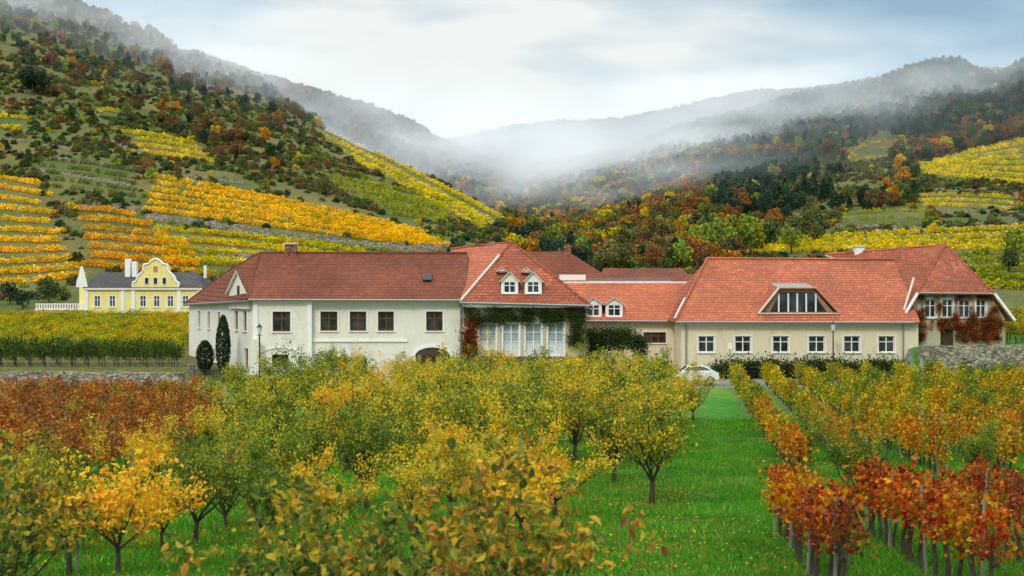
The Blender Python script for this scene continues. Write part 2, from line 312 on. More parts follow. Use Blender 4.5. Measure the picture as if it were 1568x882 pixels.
NC=Vector((-22.4,120.1,7.05)); R0=Vector((-22.6,127.5,11.15)); R1=Vector((-27.2,137,9.7)); FC=Vector((-32.4,140.6,6.4)); RE=Vector((-4,127.5,11.1))
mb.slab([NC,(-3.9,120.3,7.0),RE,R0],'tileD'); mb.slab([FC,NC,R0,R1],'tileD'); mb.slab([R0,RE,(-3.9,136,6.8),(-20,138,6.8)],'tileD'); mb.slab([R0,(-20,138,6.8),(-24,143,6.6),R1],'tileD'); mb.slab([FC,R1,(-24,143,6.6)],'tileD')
ridge(mb,[NC,R0,R1,FC],'tileD',.12); ridge(mb,[R0,RE],'tileD',.14)
gt=gm+Vector((0,0,9.55))
mb.slab([g0+Nn*.5-D*-.3+Vector((0,0,7.5)),gt+Nn*.5,gt-Nn*4,g0-Nn*2-D*-.3+Vector((0,0,7.5))],'tileD',.1,'trim')
mb.slab([gt+Nn*.5,g1+Nn*.5-D*.3+Vector((0,0,7.5)),g1-Nn*2-D*.3+Vector((0,0,7.5)),gt-Nn*4],'tileD',.1,'trim')
mb.box((-7.7,122.9,8.58),(.75,0,0),(0,.9,.5),(0,-.08,.14),'iron'); mb.face([(-7.62,122.93,8.77),(-7.03,122.93,8.77),(-7.03,123.63,9.16),(-7.62,123.63,9.16)],'glass')
mb.abox(-20.3,-19.3,127,127.8,10.6,11.9,'brick'); mb.abox(-20.4,-19.2,126.9,127.9,11.9,12.05,'cap')
mb.obj('roof',b)
# ------------------------------------------------------------------ centre wing
b=empty('ivy_wing_house')
mb=MB()
wall(mb,(-4.1,120.4),(6.2,120.4),-.5,6.6,[(x0+4.1,x1+4.1,2.3,5.0,'curt') for x0,x1 in ((-2.8,-1.35),(-.75,.6),(1.15,2.5),(3.05,4.4))],'beige',.3)
mb.face([(6.2,120.4,-.5),(6.2,134,-.5),(6.2,134,6.6),(6.2,120.4,6.6)],'beige'); mb.face([(-4.1,120.4,-.5),(-4.1,120.4,6.6),(-4.1,121,6.6),(-4.1,121,-.5)],'beige')
mb.abox(-4.1,6.3,120.1,120.398,1.95,2.15,'brick'); mb.abox(-4.2,6.3,120.15,120.39,6.35,6.62,'trim')
mb.obj('walls',b)
mb=MB()
Ax=Vector((-.05,127,12.1)); FL=Vector((-4.35,119.9,6.85)); FR=Vector((6.55,119.9,6.6)); LR=Vector((-5.65,131,11.6))
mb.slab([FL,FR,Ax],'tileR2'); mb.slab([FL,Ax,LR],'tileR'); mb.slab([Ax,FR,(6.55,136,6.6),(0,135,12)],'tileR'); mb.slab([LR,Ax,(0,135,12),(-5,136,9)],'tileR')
mb.slab([(-5.65,131,11.6),FL,(-5,121.5,7.6)],'tileR',.1)
ridge(mb,[FL+Vector((0,0,.08)),Ax+(FL-Ax)*.25+Vector((0,0,.1))],'cap',.12); ridge(mb,[Ax+(FL-Ax)*.25,Ax,FR],'tileR2',.12); ridge(mb,[Ax,LR],'tileR2',.12)
mb.obj('roof',b)
mb=MB()
dormer(mb,-.2,120.9,7.35,1.45,1.35,.75,2.2); dormer(mb,1.8,120.9,7.35,1.45,1.35,.75,2.2)
dormer(mb,-.9,122.9,9.35,.6,.25,.3,1.0); dormer(mb,1.25,122.9,9.3,.6,.25,.3,1.0)
mb.tube((-4.4,119.8,6.75),(6.6,119.8,6.5),.09,'metal')
mb.obj('dormers',b)
# ------------------------------------------------------------------ connecting building
b=empty('connecting_building')
mb=MB()
wall(mb,(6.2,132),(16,132),-.5,5.0,[(6.0,8.1,2.9,3.9,'brown'),(1,2,1.2,3.3,'bare')],'cream',.2)
mb.obj('walls',b); mb=MB()
mb.slab([(6,131.5,5.0),(17,131.5,4.95),(19,138,8.45),(4,138,8.45)],'tileR'); mb.slab([(4,138,8.45),(19,138,8.45),(19,145,5),(4,145,5)],'tileR')
ridge(mb,[(4,138,8.5),(19,138,8.5)],'cap',.12)
dormer(mb,7.55,132.2,5.15,1.6,1.45,.55,2.2); dormer(mb,9.5,132.2,5.15,1.6,1.45,.55,2.2)
mb.tube((6,131.4,4.95),(16,131.4,4.9),.08,'metal')
mb.abox(4.9,15.6,139.6,141,7.2,8.85,'trim'); mb.abox(4.7,7.2,139,142,8.75,9.3,'trim'); mb.abox(4.9,15.6,139.4,141.2,8.85,8.95,'metal')
mb.obj('roof',b)
b=empty('rear_house'); mb=MB()
mb.abox(-2,9.6,148,158,0,9.1,'white'); mb.obj('walls',b); mb=MB()
mb.slab([(-2.4,147.4,9.0),(10.2,147.4,9.0),(6,152,11.9),(1.6,152,11.9)],'tileD'); mb.slab([(10.2,147.4,9),(10.2,158,9),(6,152,11.9)],'tileD'); mb.slab([(-2.4,147.4,9),(1.6,152,11.9),(-2.4,158,9)],'tileD'); mb.slab([(1.6,152,11.9),(6,152,11.9),(10.2,158,9),(-2.4,158,9)],'tileD')
mb.abox(5.6,6.3,151.5,152.3,11.5,12.6,'brick'); mb.obj('roof',b)
b=empty('rear_barn'); mb=MB()
mb.abox(10.4,19.6,155,163,0,8.6,'white'); mb.obj('walls',b); mb=MB()
mb.slab([(9.8,154.4,8.6),(20,154.4,8.6),(19,159,10.2),(10.2,159,10.2)],'tileD'); mb.slab([(10.2,159,10.2),(19,159,10.2),(20,164,8.6),(9.8,164,8.6)],'tileD'); mb.obj('roof',b)
# ------------------------------------------------------------------ right long building
b=empty('winery_long_building'); mb=MB()
ws=[((u-784)/17.3-.72,(u-784)/17.3+.72) for u in (1082,1138,1196,1251,1305,1358)]
wall(mb,(15,126),(36,126),-.5,5.0,[(a-15,c-15,2.3,3.75,'brownw') for a,c in ws],'cream',.22)
mb.face([(15,142,-.5),(15,126,-.5),(15,126,5),(15,142,5)],'cream')
mb.abox(14.85,35.2,125.9,125.998,-.5,.9,'beige'); mb.abox(14.85,35.2,125.75,125.99,4.75,5.0,'trim')
mb.tube((15.4,125.8,5),(15.4,125.8,0),.07,'metal'); mb.tube((34.6,125.8,5),(34.6,125.8,0),.07,'metal'); mb.tube((14.4,125.35,5.0),(35.5,125.35,4.95),.09,'metal')
mb.obj('walls',b); mb=MB()
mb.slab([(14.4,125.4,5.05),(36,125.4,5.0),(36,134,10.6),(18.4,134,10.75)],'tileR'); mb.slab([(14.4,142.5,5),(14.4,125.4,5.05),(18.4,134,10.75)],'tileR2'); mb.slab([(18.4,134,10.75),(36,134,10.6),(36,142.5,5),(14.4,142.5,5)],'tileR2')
ridge(mb,[(18.4,134,10.8),(36,134,10.65)],'tileR',.13); ridge(mb,[(14.4,125.4,5.15),(18.4,134,10.8)],'tileR',.13); ridge(mb,[(14.35,125.6,5.3),(15.6,128.3,7.1)],'cap',.1)
y=126.7; zb,zt=5.75,7.95
fb=[(22.3,y,zb),(28.7,y,zb),(26.9,y,zt),(23.8,y,zt)]
mb.face(fb,'copper'); mb.face([(22.95,y-.02,zb+.12),(28.05,y-.02,zb+.12),(26.8,y-.02,zt-.35),(23.9,y-.02,zt-.35)],'glass')
for x in (23.75,24.6,25.4,26.2,27.05): mb.abox(x-.07,x+.07,y-.08,y-.02,zb+.12,zt-.42,'frameW')
ybk=lambda z:125.4+(z-5.05)/.656
T0=Vector((23.7,y-.4,zt+.05));T1=Vector((27.0,y-.4,zt+.05)); S0=Vector((21.9,y-.4,zb-.02));S1=Vector((29.1,y-.4,zb-.02))
mb.slab([T0,T1,(27.0,ybk(zt+.5),zt+.5),(23.7,ybk(zt+.5),zt+.5)],'metal',.1); mb.slab([S0,T0,(23.7,ybk(zt+.5),zt+.5),(21.9,ybk(zb)+.1,zb+.05)],'tileR',.1); mb.slab([T1,S1,(29.1,ybk(zb)+.1,zb+.05),(27.0,ybk(zt+.5),zt+.5)],'tileR',.1)
ridge(mb,[S0,T0],'cap',.11); ridge(mb,[T0,T1,S1],'copper',.09); ridge(mb,[S0,S1],'cap',.07)
mb.obj('roof',b)
# ------------------------------------------------------------------ right ivy gabled house
b=empty('gabled_ivy_house'); mb=MB()
gy=127.5
wall(mb,(35.3,gy),(44.2,gy),1.5,5.2,[(3.1,4.3,2.8,4.3,'door')],'beige',.25)
wall(mb,(36.4,gy),(42.9,gy),5.2,7.4,[(37.0-36.4,38.0-36.4,5.35,7.0,'white'),(38.55-36.4,39.55-36.4,5.35,7.0,'white'),(40.05-36.4,41.05-36.4,5.35,7.0,'white'),(41.6-36.4,42.5-36.4,5.35,7.0,'white')],'beige',.2)
mb.face([(35.3,gy,5.2),(36.4,gy,5.2),(36.4,gy,7.4)],'beige'); mb.face([(42.9,gy,5.2),(44.2,gy,5.2),(42.9,gy,7.4)],'beige')
mb.face([(44.2,gy,1.5),(44.2,142,1.5),(44.2,142,5.3),(44.2,gy,5.3)],'beige')
arc_trim(mb,39.0,gy,4.3,.6,.45,.12,'trim',.05,fill='wood')
mb.obj('walls',b); mb=MB()
Ap=Vector((40.8,134,12.05)); HL=Vector((36.2,126.9,7.55)); HR=Vector((43.05,126.9,7.5)); LL=Vector((34.9,126.7,5.45)); RR=Vector((44.8,126.7,5.1)); BK=Vector((30.9,140,11.3))
mb.slab([HL,HR,Ap],'tileR2'); mb.slab([LL,Ap,BK],'tileR2'); mb.slab([LL,HL,Ap],'tileR2'); mb.slab([HR,RR,(45,143,5.1),(41,143,12)],'tileR'); mb.slab([Ap,HR,(41,143,12)],'tileR'); mb.slab([BK,Ap,(41,143,12),(35,146,6)],'tileR2')
mb.slab([(31,134,10.6),LL,BK],'tileR2')
ridge(mb,[LL,HL],'trim',.13); ridge(mb,[HR,RR],'trim',.13); ridge(mb,[LL+Vector((0,.2,.3)),Vector((36.5,129.2,8.9))],'cap',.1); ridge(mb,[HL,Ap,HR],'tileR2',.12); ridge(mb,[HL,HR],'metal',.07); ridge(mb,[Ap,BK],'tileR',.12)
mb.abox(33.3,34.2,138,139,9.5,12.0,'trim'); mb.abox(33.2,34.3,137.9,139.1,12.0,12.15,'cap')
mb.obj('roof',b)
# ------------------------------------------------------------------ yellow manor
b=empty('yellow_manor_house'); mb=MB()
Y=210
def ux(u): return (u-784)/10.37
def zv(v): return 8-(v-441)/10.37
W=[(ux(u)-.45,ux(u)+.45) for u in (149,172,219,240,261,284,298)]
x0=ux(132);x1=ux(308)
wall(mb,(x0,Y),(x1,Y),2,zv(440),[(a-x0,c-x0,zv(470),zv(453),'white') for a,c in W],'yellow',.15)
mb.face([(x0,Y+12,2),(x0,Y,2),(x0,Y,8.1),(x0,Y+12,8.1)],'yellow'); mb.face([(x1,Y,2),(x1,Y+12,2),(x1,Y+12,8.1),(x1,Y,8.1)],'yellow')
for u in (132,188,204,274,305): mb.abox(ux(u)-.28,ux(u)+.28,Y-.12,Y-.003,2,8.1,'trim')
mb.abox(x0-.2,x1+.2,Y-.3,Y-.125,7.75,8.1,'trim'); mb.abox(x0-.1,x1+.1,Y-.2,Y-.122,4.0,4.2,'trim')
gx=(ux(204)+ux(274))/2; hw=(ux(274)-ux(204))/2
prof=[(-1,0),(-1,.18),(-.86,.22),(-.78,.42),(-.62,.55),(-.55,.62),(-.52,.85),(-.3,.9),(-.18,1.02),(0,1.08),(.18,1.02),(.3,.9),(.52,.85),(.55,.62),(.62,.55),(.78,.42),(.86,.22),(1,.18),(1,0)]
G=[(gx+a*hw,Y-.3,8.1+c*3.9) for a,c in prof]
mb.face(G,'yellow'); 
for i in range(len(G)-1):
    mb.tube(G[i],G[i+1],.16,'trim'); p,q=G[i],G[i+1]; mb.face([p,(p[0],Y+1,p[2]),(q[0],Y+1,q[2]),q],'trim')
for dx in (-1.3,0,1.3): mb.abox(gx+dx-.35,gx+dx+.35,Y-.36,Y-.31,8.5,9.6,'frameW'); mb.abox(gx+dx-.25,gx+dx+.25,Y-.38,Y-.365,8.6,9.5,'glass')
mb.abox(gx-.3,gx+.3,Y-.36,Y-.31,10.4,11.2,'copper')
xl=ux(52); xm=ux(131.8)
wall(mb,(xl,Y+1),(xm,Y+1),2,4.9,[(2,2.8,3.2,4.4,'white'),(5,5.8,3.2,4.4,'white')],'yellow',.15)
mb.face([(xl,Y+10,2),(xl,Y+1,2),(xl,Y+1,4.9),(xl,Y+10,4.9)],'yellow'); mb.face([(xl,Y+1,4.9),(xm,Y+1,4.9),(xm,Y+10,4.9),(xl,Y+10,4.9)],'trim')
mb.abox(xl-.1,xm,Y+.8,Y+1.0-.003,4.7,4.95,'trim'); mb.abox(xl-.1,xm,Y+.85,Y+1.0-.003,5.55,5.7,'trim')
for i in range(20): x=xl+i*(xm-xl)/20; mb.abox(x,x+.16,Y+.88,Y+.99,4.95,5.55,'trim')
g=[(ux(117),8.1),(ux(118),9.2),(ux(121),9.8),(ux(123),11),(ux(127),11.3),(ux(131),9.8),(ux(133),9.1),(ux(135),8.1)]
mb.face([(x,Y-.15,z) for x,z in g],'trim'); mb.abox(ux(112),x0,Y+3,Y+12,2,8.1,'yellow')
mb.obj('walls',b); mb=MB()
mb.slab([(x0-.4,Y-.35,8.1),(x1+.4,Y-.35,8.1),(x1-2,Y+6,10.4),(x0+.3,Y+6,10.4)],'slate'); mb.slab([(x0+.3,Y+6,10.4),(x1-2,Y+6,10.4),(x1+.4,Y+12.4,8.1),(x0-.4,Y+12.4,8.1)],'slate'); mb.slab([(x1+.4,Y-.35,8.1),(x1+.4,Y+12.4,8.1),(x1-2,Y+6,10.4)],'slate')
mb.abox(ux(180),ux(188),Y+4,Y+5,9.5,12.4,'trim'); mb.abox(ux(191),ux(198),Y+4,Y+5,9.5,12,'trim'); mb.abox(ux(303),ux(306),Y+4,Y+5,9.5,11.4,'trim')
mb.obj('roof',b)
# ------------------------------------------------------------------ walls / furniture
def stonewall(mb,pts,z0,z1,th=.5):
    for (xa,ya),(xb,yb) in zip(pts[:-1],pts[1:]):
        n=max(1,int(math.hypot(xb-xa,yb-ya)/1.1))
        for i in range(n):
            a=(xa+(xb-xa)*i/n,ya+(yb-ya)*i/n); c=(xa+(xb-xa)*(i+1)/n,ya+(yb-ya)*(i+1)/n); h=z1+R.uniform(-.06,.06)
            mb.box((a[0],a[1]+R.uniform(-.03,.03),z0),(c[0]-a[0],c[1]-a[1],0),(0,th,0),(0,0,h-z0),'stone')
mb=MB(); stonewall(mb,[(-75,119.2),(-50,119.2),(-27.5,119)],-.9,.95); mb.obj('stone_wall')
mb=MB(); stonewall(mb,[(35.4,123.3),(50,123.2),(70,123)],-.6,3.0,.6); mb.obj('stone_wall')
mb=MB()
for i in range(24):
    x=-70+i*1.85; mb.tube((x,123.9,.4),(x,123.9,1.75),.045,'grey')
for z in (1.1,1.6): mb.tube((-70,123.9,z),(-27.5,123.9,z),.02,'grey')
mb.obj('wire_fence')
mb=MB()
for i in range(16): mb.tube((-26.6+i*.25,119.5,-.2),(-26.6+i*.25,119.5,1.15),.03,'iron')
mb.tube((-26.7,119.5,1.1),(-22.7,119.5,1.1),.03,'iron'); mb.abox(-27.2,-26.7,119.2,119.8,-.3,1.6,'stone'); mb.obj('iron_gate')
def lamp(x,y,z0,h,name='street_lamp'):
    mb=MB(); mb.tube((x,y,z0),(x,y,z0+.9),.11,'iron',.08,8); mb.tube((x,y,z0+.9),(x,y,z0+h-.7),.07,'iron',.055,8)
    mb.tube((x-.25,y,z0+h-.85),(x+.25,y,z0+h-.85),.02,'iron')
    mb.tube((x,y,z0+h-.7),(x,y,z0+h-.15),.13,'curtain',.24,6); mb.tube((x,y,z0+h-.15),(x,y,z0+h+.08),.3,'iron',.04,6); mb.tube((x,y,z0+h+.08),(x,y,z0+h+.22),.03,'iron',.01,6)
    mb.obj(name)
lamp(-21.0,118.3,-.1,5.0); lamp(28.0,124.0,0,5.0)
mb=MB(); mb.tube((19.0,124.0,0),(19.0,124.0,3.2),.04,'metal'); mb.abox(18.85,19.15,123.92,124.0,2.7,3.2,'trim'); mb.obj('sign_post')
M['carpaint']=plain('white_car_paint',(.75,.76,.78),.25,.03,spec=.6); M['tyre']=plain('tyre',(.02,.02,.02),.8)
mb=MB(); cx,cy,cz=14.9,117.0,.12
prof=[(-2.0,.35),(-2.05,.75),(-1.9,.95),(-1.1,1.05),(-.55,1.48),(.9,1.5),(1.75,1.05),(2.0,.95),(2.02,.4)]
for yy,s_ in ((-.85,1),(.85,-1)):
    q=[(cx+a,cy+yy*(.8 if c>1.2 else 1),cz+c) for a,c in prof]; mb.face(q if s_<0 else q[::-1],'carpaint')
for (a,c),(d,e) in zip(prof,prof[1:]+prof[:1]):
    ka=.8 if c>1.2 else 1; kd=.8 if e>1.2 else 1
    mb.face([(cx+a,cy-.85*ka,cz+c),(cx+a,cy+.85*ka,cz+c),(cx+d,cy+.85*kd,cz+e),(cx+d,cy-.85*kd,cz+e)],'glass' if (c<1.2)!=(e<1.2) and c>.9 and e>.9 else 'carpaint')
mb.face([(cx-.95,cy-.84,cz+1.06),(cx+1.6,cy-.84,cz+1.06),(cx+.85,cy-.73,cz+1.42),(cx-.5,cy-.73,cz+1.42)],'glass')
for a in (-1.3,1.3):
    for s_ in (-1,1): mb.tube((cx+a,cy+s_*.7,cz+.32),(cx+a,cy+s_*.9,cz+.32),.33,'tyre',n=16); mb.tube((cx+a,cy+s_*.9,cz+.32),(cx+a,cy+s_*.915,cz+.32),.2,'metal',n=12)
mb.obj('parked_car')
# ------------------------------------------------------------------ foliage meshes
def leaf_geo(C,S,g,bias=(0,0,-.2),wid=.36,fold=.12):
    n=len(C); d=g.normal(size=(n,3))+np.array(bias); d/=np.linalg.norm(d,axis=1)[:,None]
    s=np.cross(d,g.normal(size=(n,3))); s/=np.linalg.norm(s,axis=1)[:,None]+1e-9; nn=np.cross(d,s); S=S[:,None]
    V=np.stack([C-d*.5*S,C+s*wid*S+nn*fold*S,C+d*.5*S,C-s*wid*S+nn*fold*S],1).reshape(-1,3)
    b_=np.arange(n)*4; Fc=np.concatenate([np.stack([b_,b_+1,b_+2],1),np.stack([b_,b_+2,b_+3],1)])
    return V,Fc
def leaf6(C,S,g,bias=(0,0,-.7),wid=.27,fold=.14):
    n=len(C); d=g.normal(size=(n,3))+np.array(bias); d/=np.linalg.norm(d,axis=1)[:,None]
    s=np.cross(d,g.normal(size=(n,3))); s/=np.linalg.norm(s,axis=1)[:,None]+1e-9; nn=np.cross(d,s); S=S[:,None]
    V=np.stack([C-d*.5*S,C-d*.2*S+s*wid*S+nn*fold*S,C+d*.15*S+s*wid*.85*S+nn*fold*S,C+d*.55*S-nn*.1*S,C+d*.15*S-s*wid*.85*S+nn*fold*S,C-d*.2*S-s*wid*S+nn*fold*S],1).reshape(-1,3)
    b_=np.arange(n)*6; Fc=np.concatenate([np.stack([b_,b_+1,b_+2,b_+3],1),np.stack([b_,b_+3,b_+4,b_+5],1)])
    return V,Fc
def build(name,parts,mats,link=False,smooth=False):
    v=[];f=[];mi=[];o=0
    for V,Fc,m in parts:
        v+= [tuple(p) for p in V]; f+=[tuple(int(i)+o for i in q) for q in Fc]; mi+=[m]*len(Fc); o+=len(V)
    me=bpy.data.meshes.new(name); me.from_pydata(v,[],f); me.polygons.foreach_set('material_index',mi)
    for m in mats: me.materials.append(m)
    return me
def tubeg(path,rad,n=5):
    V=[];Fc=[]
    for k,(p,r) in enumerate(zip(path,rad)):
        p=Vector(p); d=(Vector(path[min(k+1,len(path)-1)])-Vector(path[max(k-1,0)])).normalized(); a=d.cross(Vector((.3,.9,.1))).normalized(); b_=d.cross(a)
        for i in range(n):
            t=2*math.pi*i/n; V.append(p+(a*math.cos(t)+b_*math.sin(t))*r)
        if k:
            for i in range(n):
                j=(i+1)%n; q=(k-1)*n; Fc.append((q+i,q+j,q+n+j,q+n+i))
    return V,Fc
def tree_mesh(name,seed,H,Rc,th,nl,ls,mats,sig=.2,limbs=6,tr=.09,lf=leaf_geo,upb=0):
    r=random.Random(seed); g=np.random.default_rng(seed); parts=[];pts=[]
    def limb(p,d,ln,rad,lev):
        path=[Vector(p)]; dd=Vector(d).normalized(); seg=4
        for i in range(seg):
            dd=(dd+Vector((r.uniform(-.22,.22),r.uniform(-.22,.22),r.uniform(-.05,.2)+upb))).normalized(); path.append(path[-1]+dd*ln/seg)
        rads=[rad*(1-.75*i/seg) for i in range(seg+1)]; V,Fc=tubeg(path,rads,5 if lev<2 else 3); parts.append((V,Fc,0))
        if lev>=1:
            for i in range(1,seg+1):
                for q in range(2 if lev==2 else 1): pts.append((path[i],.6+.4*lev))
        if lev<2:
            nb=5 if lev==0 else 4
            for k in range(nb):
                i=r.randint(1,seg); a=r.uniform(0,6.28); side=Vector((math.cos(a),math.sin(a),r.uniform(-.1,.7)))
                limb(path[i],dd*.5+side*.9,ln*r.uniform(.4,.62),rads[i]*.6,lev+1)
    V,Fc=tubeg([(0,0,-.3),(r.uniform(-.04,.04),0,th*.5),(r.uniform(-.08,.08),r.uniform(-.05,.05),th)],[tr*1.5,tr*1.05,tr*.85],8); parts.append((V,Fc,0))
    for i in range(limbs):
        a=6.28*i/limbs+r.uniform(-.4,.4); up=r.uniform(.5,1.5) if i else 3
        hgt=(H-th); ln=min(hgt*.72,math.hypot(Rc*.8,hgt*.5)) if i else hgt*.7
        limb((0,0,th*r.uniform(.75,1)),(math.cos(a),math.sin(a),up),ln*r.uniform(.7,1.1),tr*.6,0)
    P=np.array([tuple(p[0]) for p in pts]); 
    w=g.random(len(P))**2.2+.04; w/=w.sum()
    idx=g.choice(len(P),nl,p=w); C=P[idx]+g.normal(size=(nl,3))*sig*np.array([1,1,.8])
    S=ls*g.uniform(.6,1.3,nl); V,Fc=lf(C,S,g); parts.append((V,Fc,1))
    return build(name,parts,mats)
def addobj(name,me,loc,rz=0,sc=1):
    o=bpy.data.objects.new(name,me); scene.collection.objects.link(o); o.location=loc; o.rotation_euler=(0,0,rz); o.scale=sc if isinstance(sc,tuple) else (sc,)*3; return o
G1=(.03,.07,.013);G2=(.085,.15,.02);G3=(.25,.28,.025);Y1=(.66,.48,.02);Y2=(.82,.50,.02);O1=(.68,.25,.015)
LM={}
LM['green']=leafmat('leaves_green',[(0,G1),(.42,G2),(.72,G3),(1,Y1)])
LM['mixed']=leafmat('leaves_mixed',[(0,G1),(.26,G2),(.5,G3),(.74,Y1),(1,Y2)])
LM['yellow']=leafmat('leaves_yellow',[(0,G2),(.25,G3),(.48,Y1),(.75,Y2),(1,O1)])
LM['near']=leafmat('leaves_near',[(0,(.025,.055,.012)),(.33,(.07,.115,.018)),(.55,(.20,.20,.025)),(.74,(.55,.38,.025)),(.9,(.56,.24,.025)),(1,(.22,.09,.03))])
LM['orange']=leafmat('leaves_orange',[(0,G3),(.2,Y1),(.5,Y2),(.85,(.82,.32,.015))])
LM['tint']=leafmat('leaves_tinted',tint=True)
LM['cyp']=leafmat('leaves_cypress',[(0,(.015,.035,.014)),(1,(.035,.07,.025))])
VT={}
for k,mn in enumerate(('green','mixed','yellow')):
    for q in range(4):
        VT[(mn,q)]=tree_mesh('fruit_tree_'+mn+str(q),100+10*k+q,4.8,1.95,.9,4600,.115,[M['bark'],LM[mn]],sig=.15,limbs=5+q%3,upb=.05)
def gz(x,y): return float(zfun(x,y))
TR=[(620,46,4.7,'mixed'),(560,43,4.1,'green'),(455,40,4.0,'mixed'),(385,37,3.6,'green'),(700,54,4.9,'mixed'),(795,47,4.8,'mixed'),(880,60,4.8,'mixed'),(300,33,3.1,'green'),(345,36,2.8,'green'),
(998,45,5.3,'mixed'),(1312,44,3.3,'green'),(1500,50,2.8,'green'),(530,56,4.6,'yellow'),(690,39,3.6,'yellow'),(850,40,3.6,'yellow'),(220,45,3.2,'yellow'),(50,30,3.0,'green'),(1240,60,2.8,'green'),(640,33,2.9,'mixed'),(745,34,3.1,'mixed'),(500,33,2.9,'yellow'),(410,30,2.6,'green'),(940,52,4.3,'mixed'),(340,50,3.8,'mixed')]
for u,y,h,k in TR:
    x=(u-784)/F*y; addobj('fruit_tree',VT[(k,R.randint(0,3))],(x,y,gz(x,y)),R.uniform(0,6.28),(h/5.1*(.8 if u==998 else R.uniform(.85,1.05)),h/5.1*.9,h/5.1))
yy=58
while yy<112:
    x=-30+R.uniform(-1,1)
    while x<14:
        px=x+.117*(yy-58)+R.uniform(-.6,.6); py=yy+R.uniform(-1.3,1.3); u=784+F*px/py
        lim=(1070 if yy<90 else 1035) if yy>62 else 960
        lo=345 if yy<88 else 470
        if lo<u<lim:
            k=R.choices(['green','mixed','yellow'],[.30,.46,.24])[0]; h=R.uniform(3.7,5.1)*(1 if yy<85 else .88)
            addobj('fruit_tree',VT[(k,R.randint(0,3))],(px,py,gz(px,py)),R.uniform(0,6.28),(h/4.9*R.uniform(.85,1.12),h/4.9,h/4.9))
        x+=3.9
    yy+=5.4
near1=tree_mesh('young_fruit_tree_a',501,2.9,.9,.6,1150,.105,[M['bark'],LM['near']],sig=.07,limbs=7,tr=.035,lf=leaf6,upb=.1)
near2=tree_mesh('young_fruit_tree_b',507,3.0,1.0,.6,1300,.105,[M['bark'],LM['near']],sig=.07,limbs=8,tr=.035,lf=leaf6,upb=.08)
orange=tree_mesh('young_fruit_tree_c',511,2.4,1.0,.6,1300,.115,[M['bark'],LM['orange']],sig=.1,limbs=7,tr=.04)
for u,y,me,s,rz in ((440,11.8,near1,.96,0),(530,13.0,near2,.86,4.0),(685,12.2,near2,1.0,1.0),(800,12.8,near1,1.03,2.2),(620,15,near1,.8,2.9),(5,17,near2,1.0,3)):
    x=(u-784)/F*y; addobj('young_fruit_tree',me,(x,y,gz(x,y)),rz,s)
for u,y,s in ((180,26,1.05),(250,31,.9),(120,30,.95),(800,33,1.0)):
    x=(u-784)/F*y; addobj('young_fruit_tree',orange,(x,y,gz(x,y)),R.uniform(0,6),s)
g=np.random.default_rng(5); n=2600; t=g.random(n)**.8; a=g.random(n)*6.283; rr=.75*np.sin(np.clip(t*.92+.06,0,1)*math.pi)**.6*(.7+.45*g.random(n))
C=np.stack([rr*np.cos(a),rr*np.sin(a),t*5.4+.2],1); V,Fc=leaf_geo(C,.22*g.uniform(.7,1.3,n),g,bias=(0,0,2)); tv,tf=tubeg([(0,0,-.3),(0,0,2),(0,0,5)],[.14,.1,.02],6)
cyp=build('cypress',[(tv,tf,0),(V,Fc,1)],[M['bark'],LM['cyp']])
addobj('cypress_tree',cyp,(-24.9,122.6,.3),0,(.75,.75,.95)); addobj('cypress_tree',cyp,(-26.9,124.6,.6),1,(.95,.95,.5))
# ------------------------------------------------------------------ instancing
def instancer(name,P,Rz,S,T,I,coll):
    P=np.asarray(P,float); n=len(P)
    me=bpy.data.meshes.new(name); me.vertices.add(n); me.vertices.foreach_set('co',P.ravel())
    rot=np.zeros((n,3)); rot[:,2]=Rz; S=np.asarray(S,float)
    if S.ndim==1: S=np.repeat(S[:,None],3,1)
    T=np.concatenate([np.asarray(T,float),np.ones((n,1))],1)
    me.attributes.new('rot','FLOAT_VECTOR','POINT').data.foreach_set('vector',rot.ravel())
    me.attributes.new('scl','FLOAT_VECTOR','POINT').data.foreach_set('vector',S.ravel())
    me.attributes.new('tint','FLOAT_COLOR','POINT').data.foreach_set('color',T.ravel())
    me.attributes.new('idx','INT','POINT').data.foreach_set('value',np.asarray(I,np.int32))
    ob=bpy.data.objects.new(name,me); scene.collection.objects.link(ob)
    gname='inst_'+coll.name; ng=bpy.data.node_groups.get(gname)
    if not ng:
        ng=bpy.data.node_groups.new(gname,'GeometryNodeTree'); ng.interface.new_socket('Geometry',in_out='INPUT',socket_type='NodeSocketGeometry'); ng.interface.new_socket('Geometry',in_out='OUTPUT',socket_type='NodeSocketGeometry')
        a=ng.nodes.new('NodeGroupInput'); z=ng.nodes.new('NodeGroupOutput'); ip=ng.nodes.new('GeometryNodeInstanceOnPoints'); ci=ng.nodes.new('GeometryNodeCollectionInfo')
        ci.inputs['Collection'].default_value=coll; ci.inputs['Separate Children'].default_value=True; ci.inputs['Reset Children'].default_value=True
        def na(nm,dt):
            q=ng.nodes.new('GeometryNodeInputNamedAttribute'); q.data_type=dt; q.inputs['Name'].default_value=nm; return q.outputs['Attribute']
        e=ng.nodes.new('FunctionNodeEulerToRotation'); lk=ng.links
        lk.new(a.outputs[0],ip.inputs['Points']); lk.new(ci.outputs[0],ip.inputs['Instance']); ip.inputs['Pick Instance'].default_value=True
        lk.new(na('idx','INT'),ip.inputs['Instance Index']); lk.new(na('rot','FLOAT_VECTOR'),e.inputs[0]); lk.new(e.outputs[0],ip.inputs['Rotation']); lk.new(na('scl','FLOAT_VECTOR'),ip.inputs['Scale']); lk.new(ip.outputs[0],z.inputs[0])
    m=ob.modifiers.new('scatter','NODES'); m.node_group=ng
    return ob
def coll(name,meshes):
    c=bpy.data.collections.new(name)
    for i,me in enumerate(meshes): c.objects.link(bpy.data.objects.new('%s_%02d'%(name,i),me))
    return c
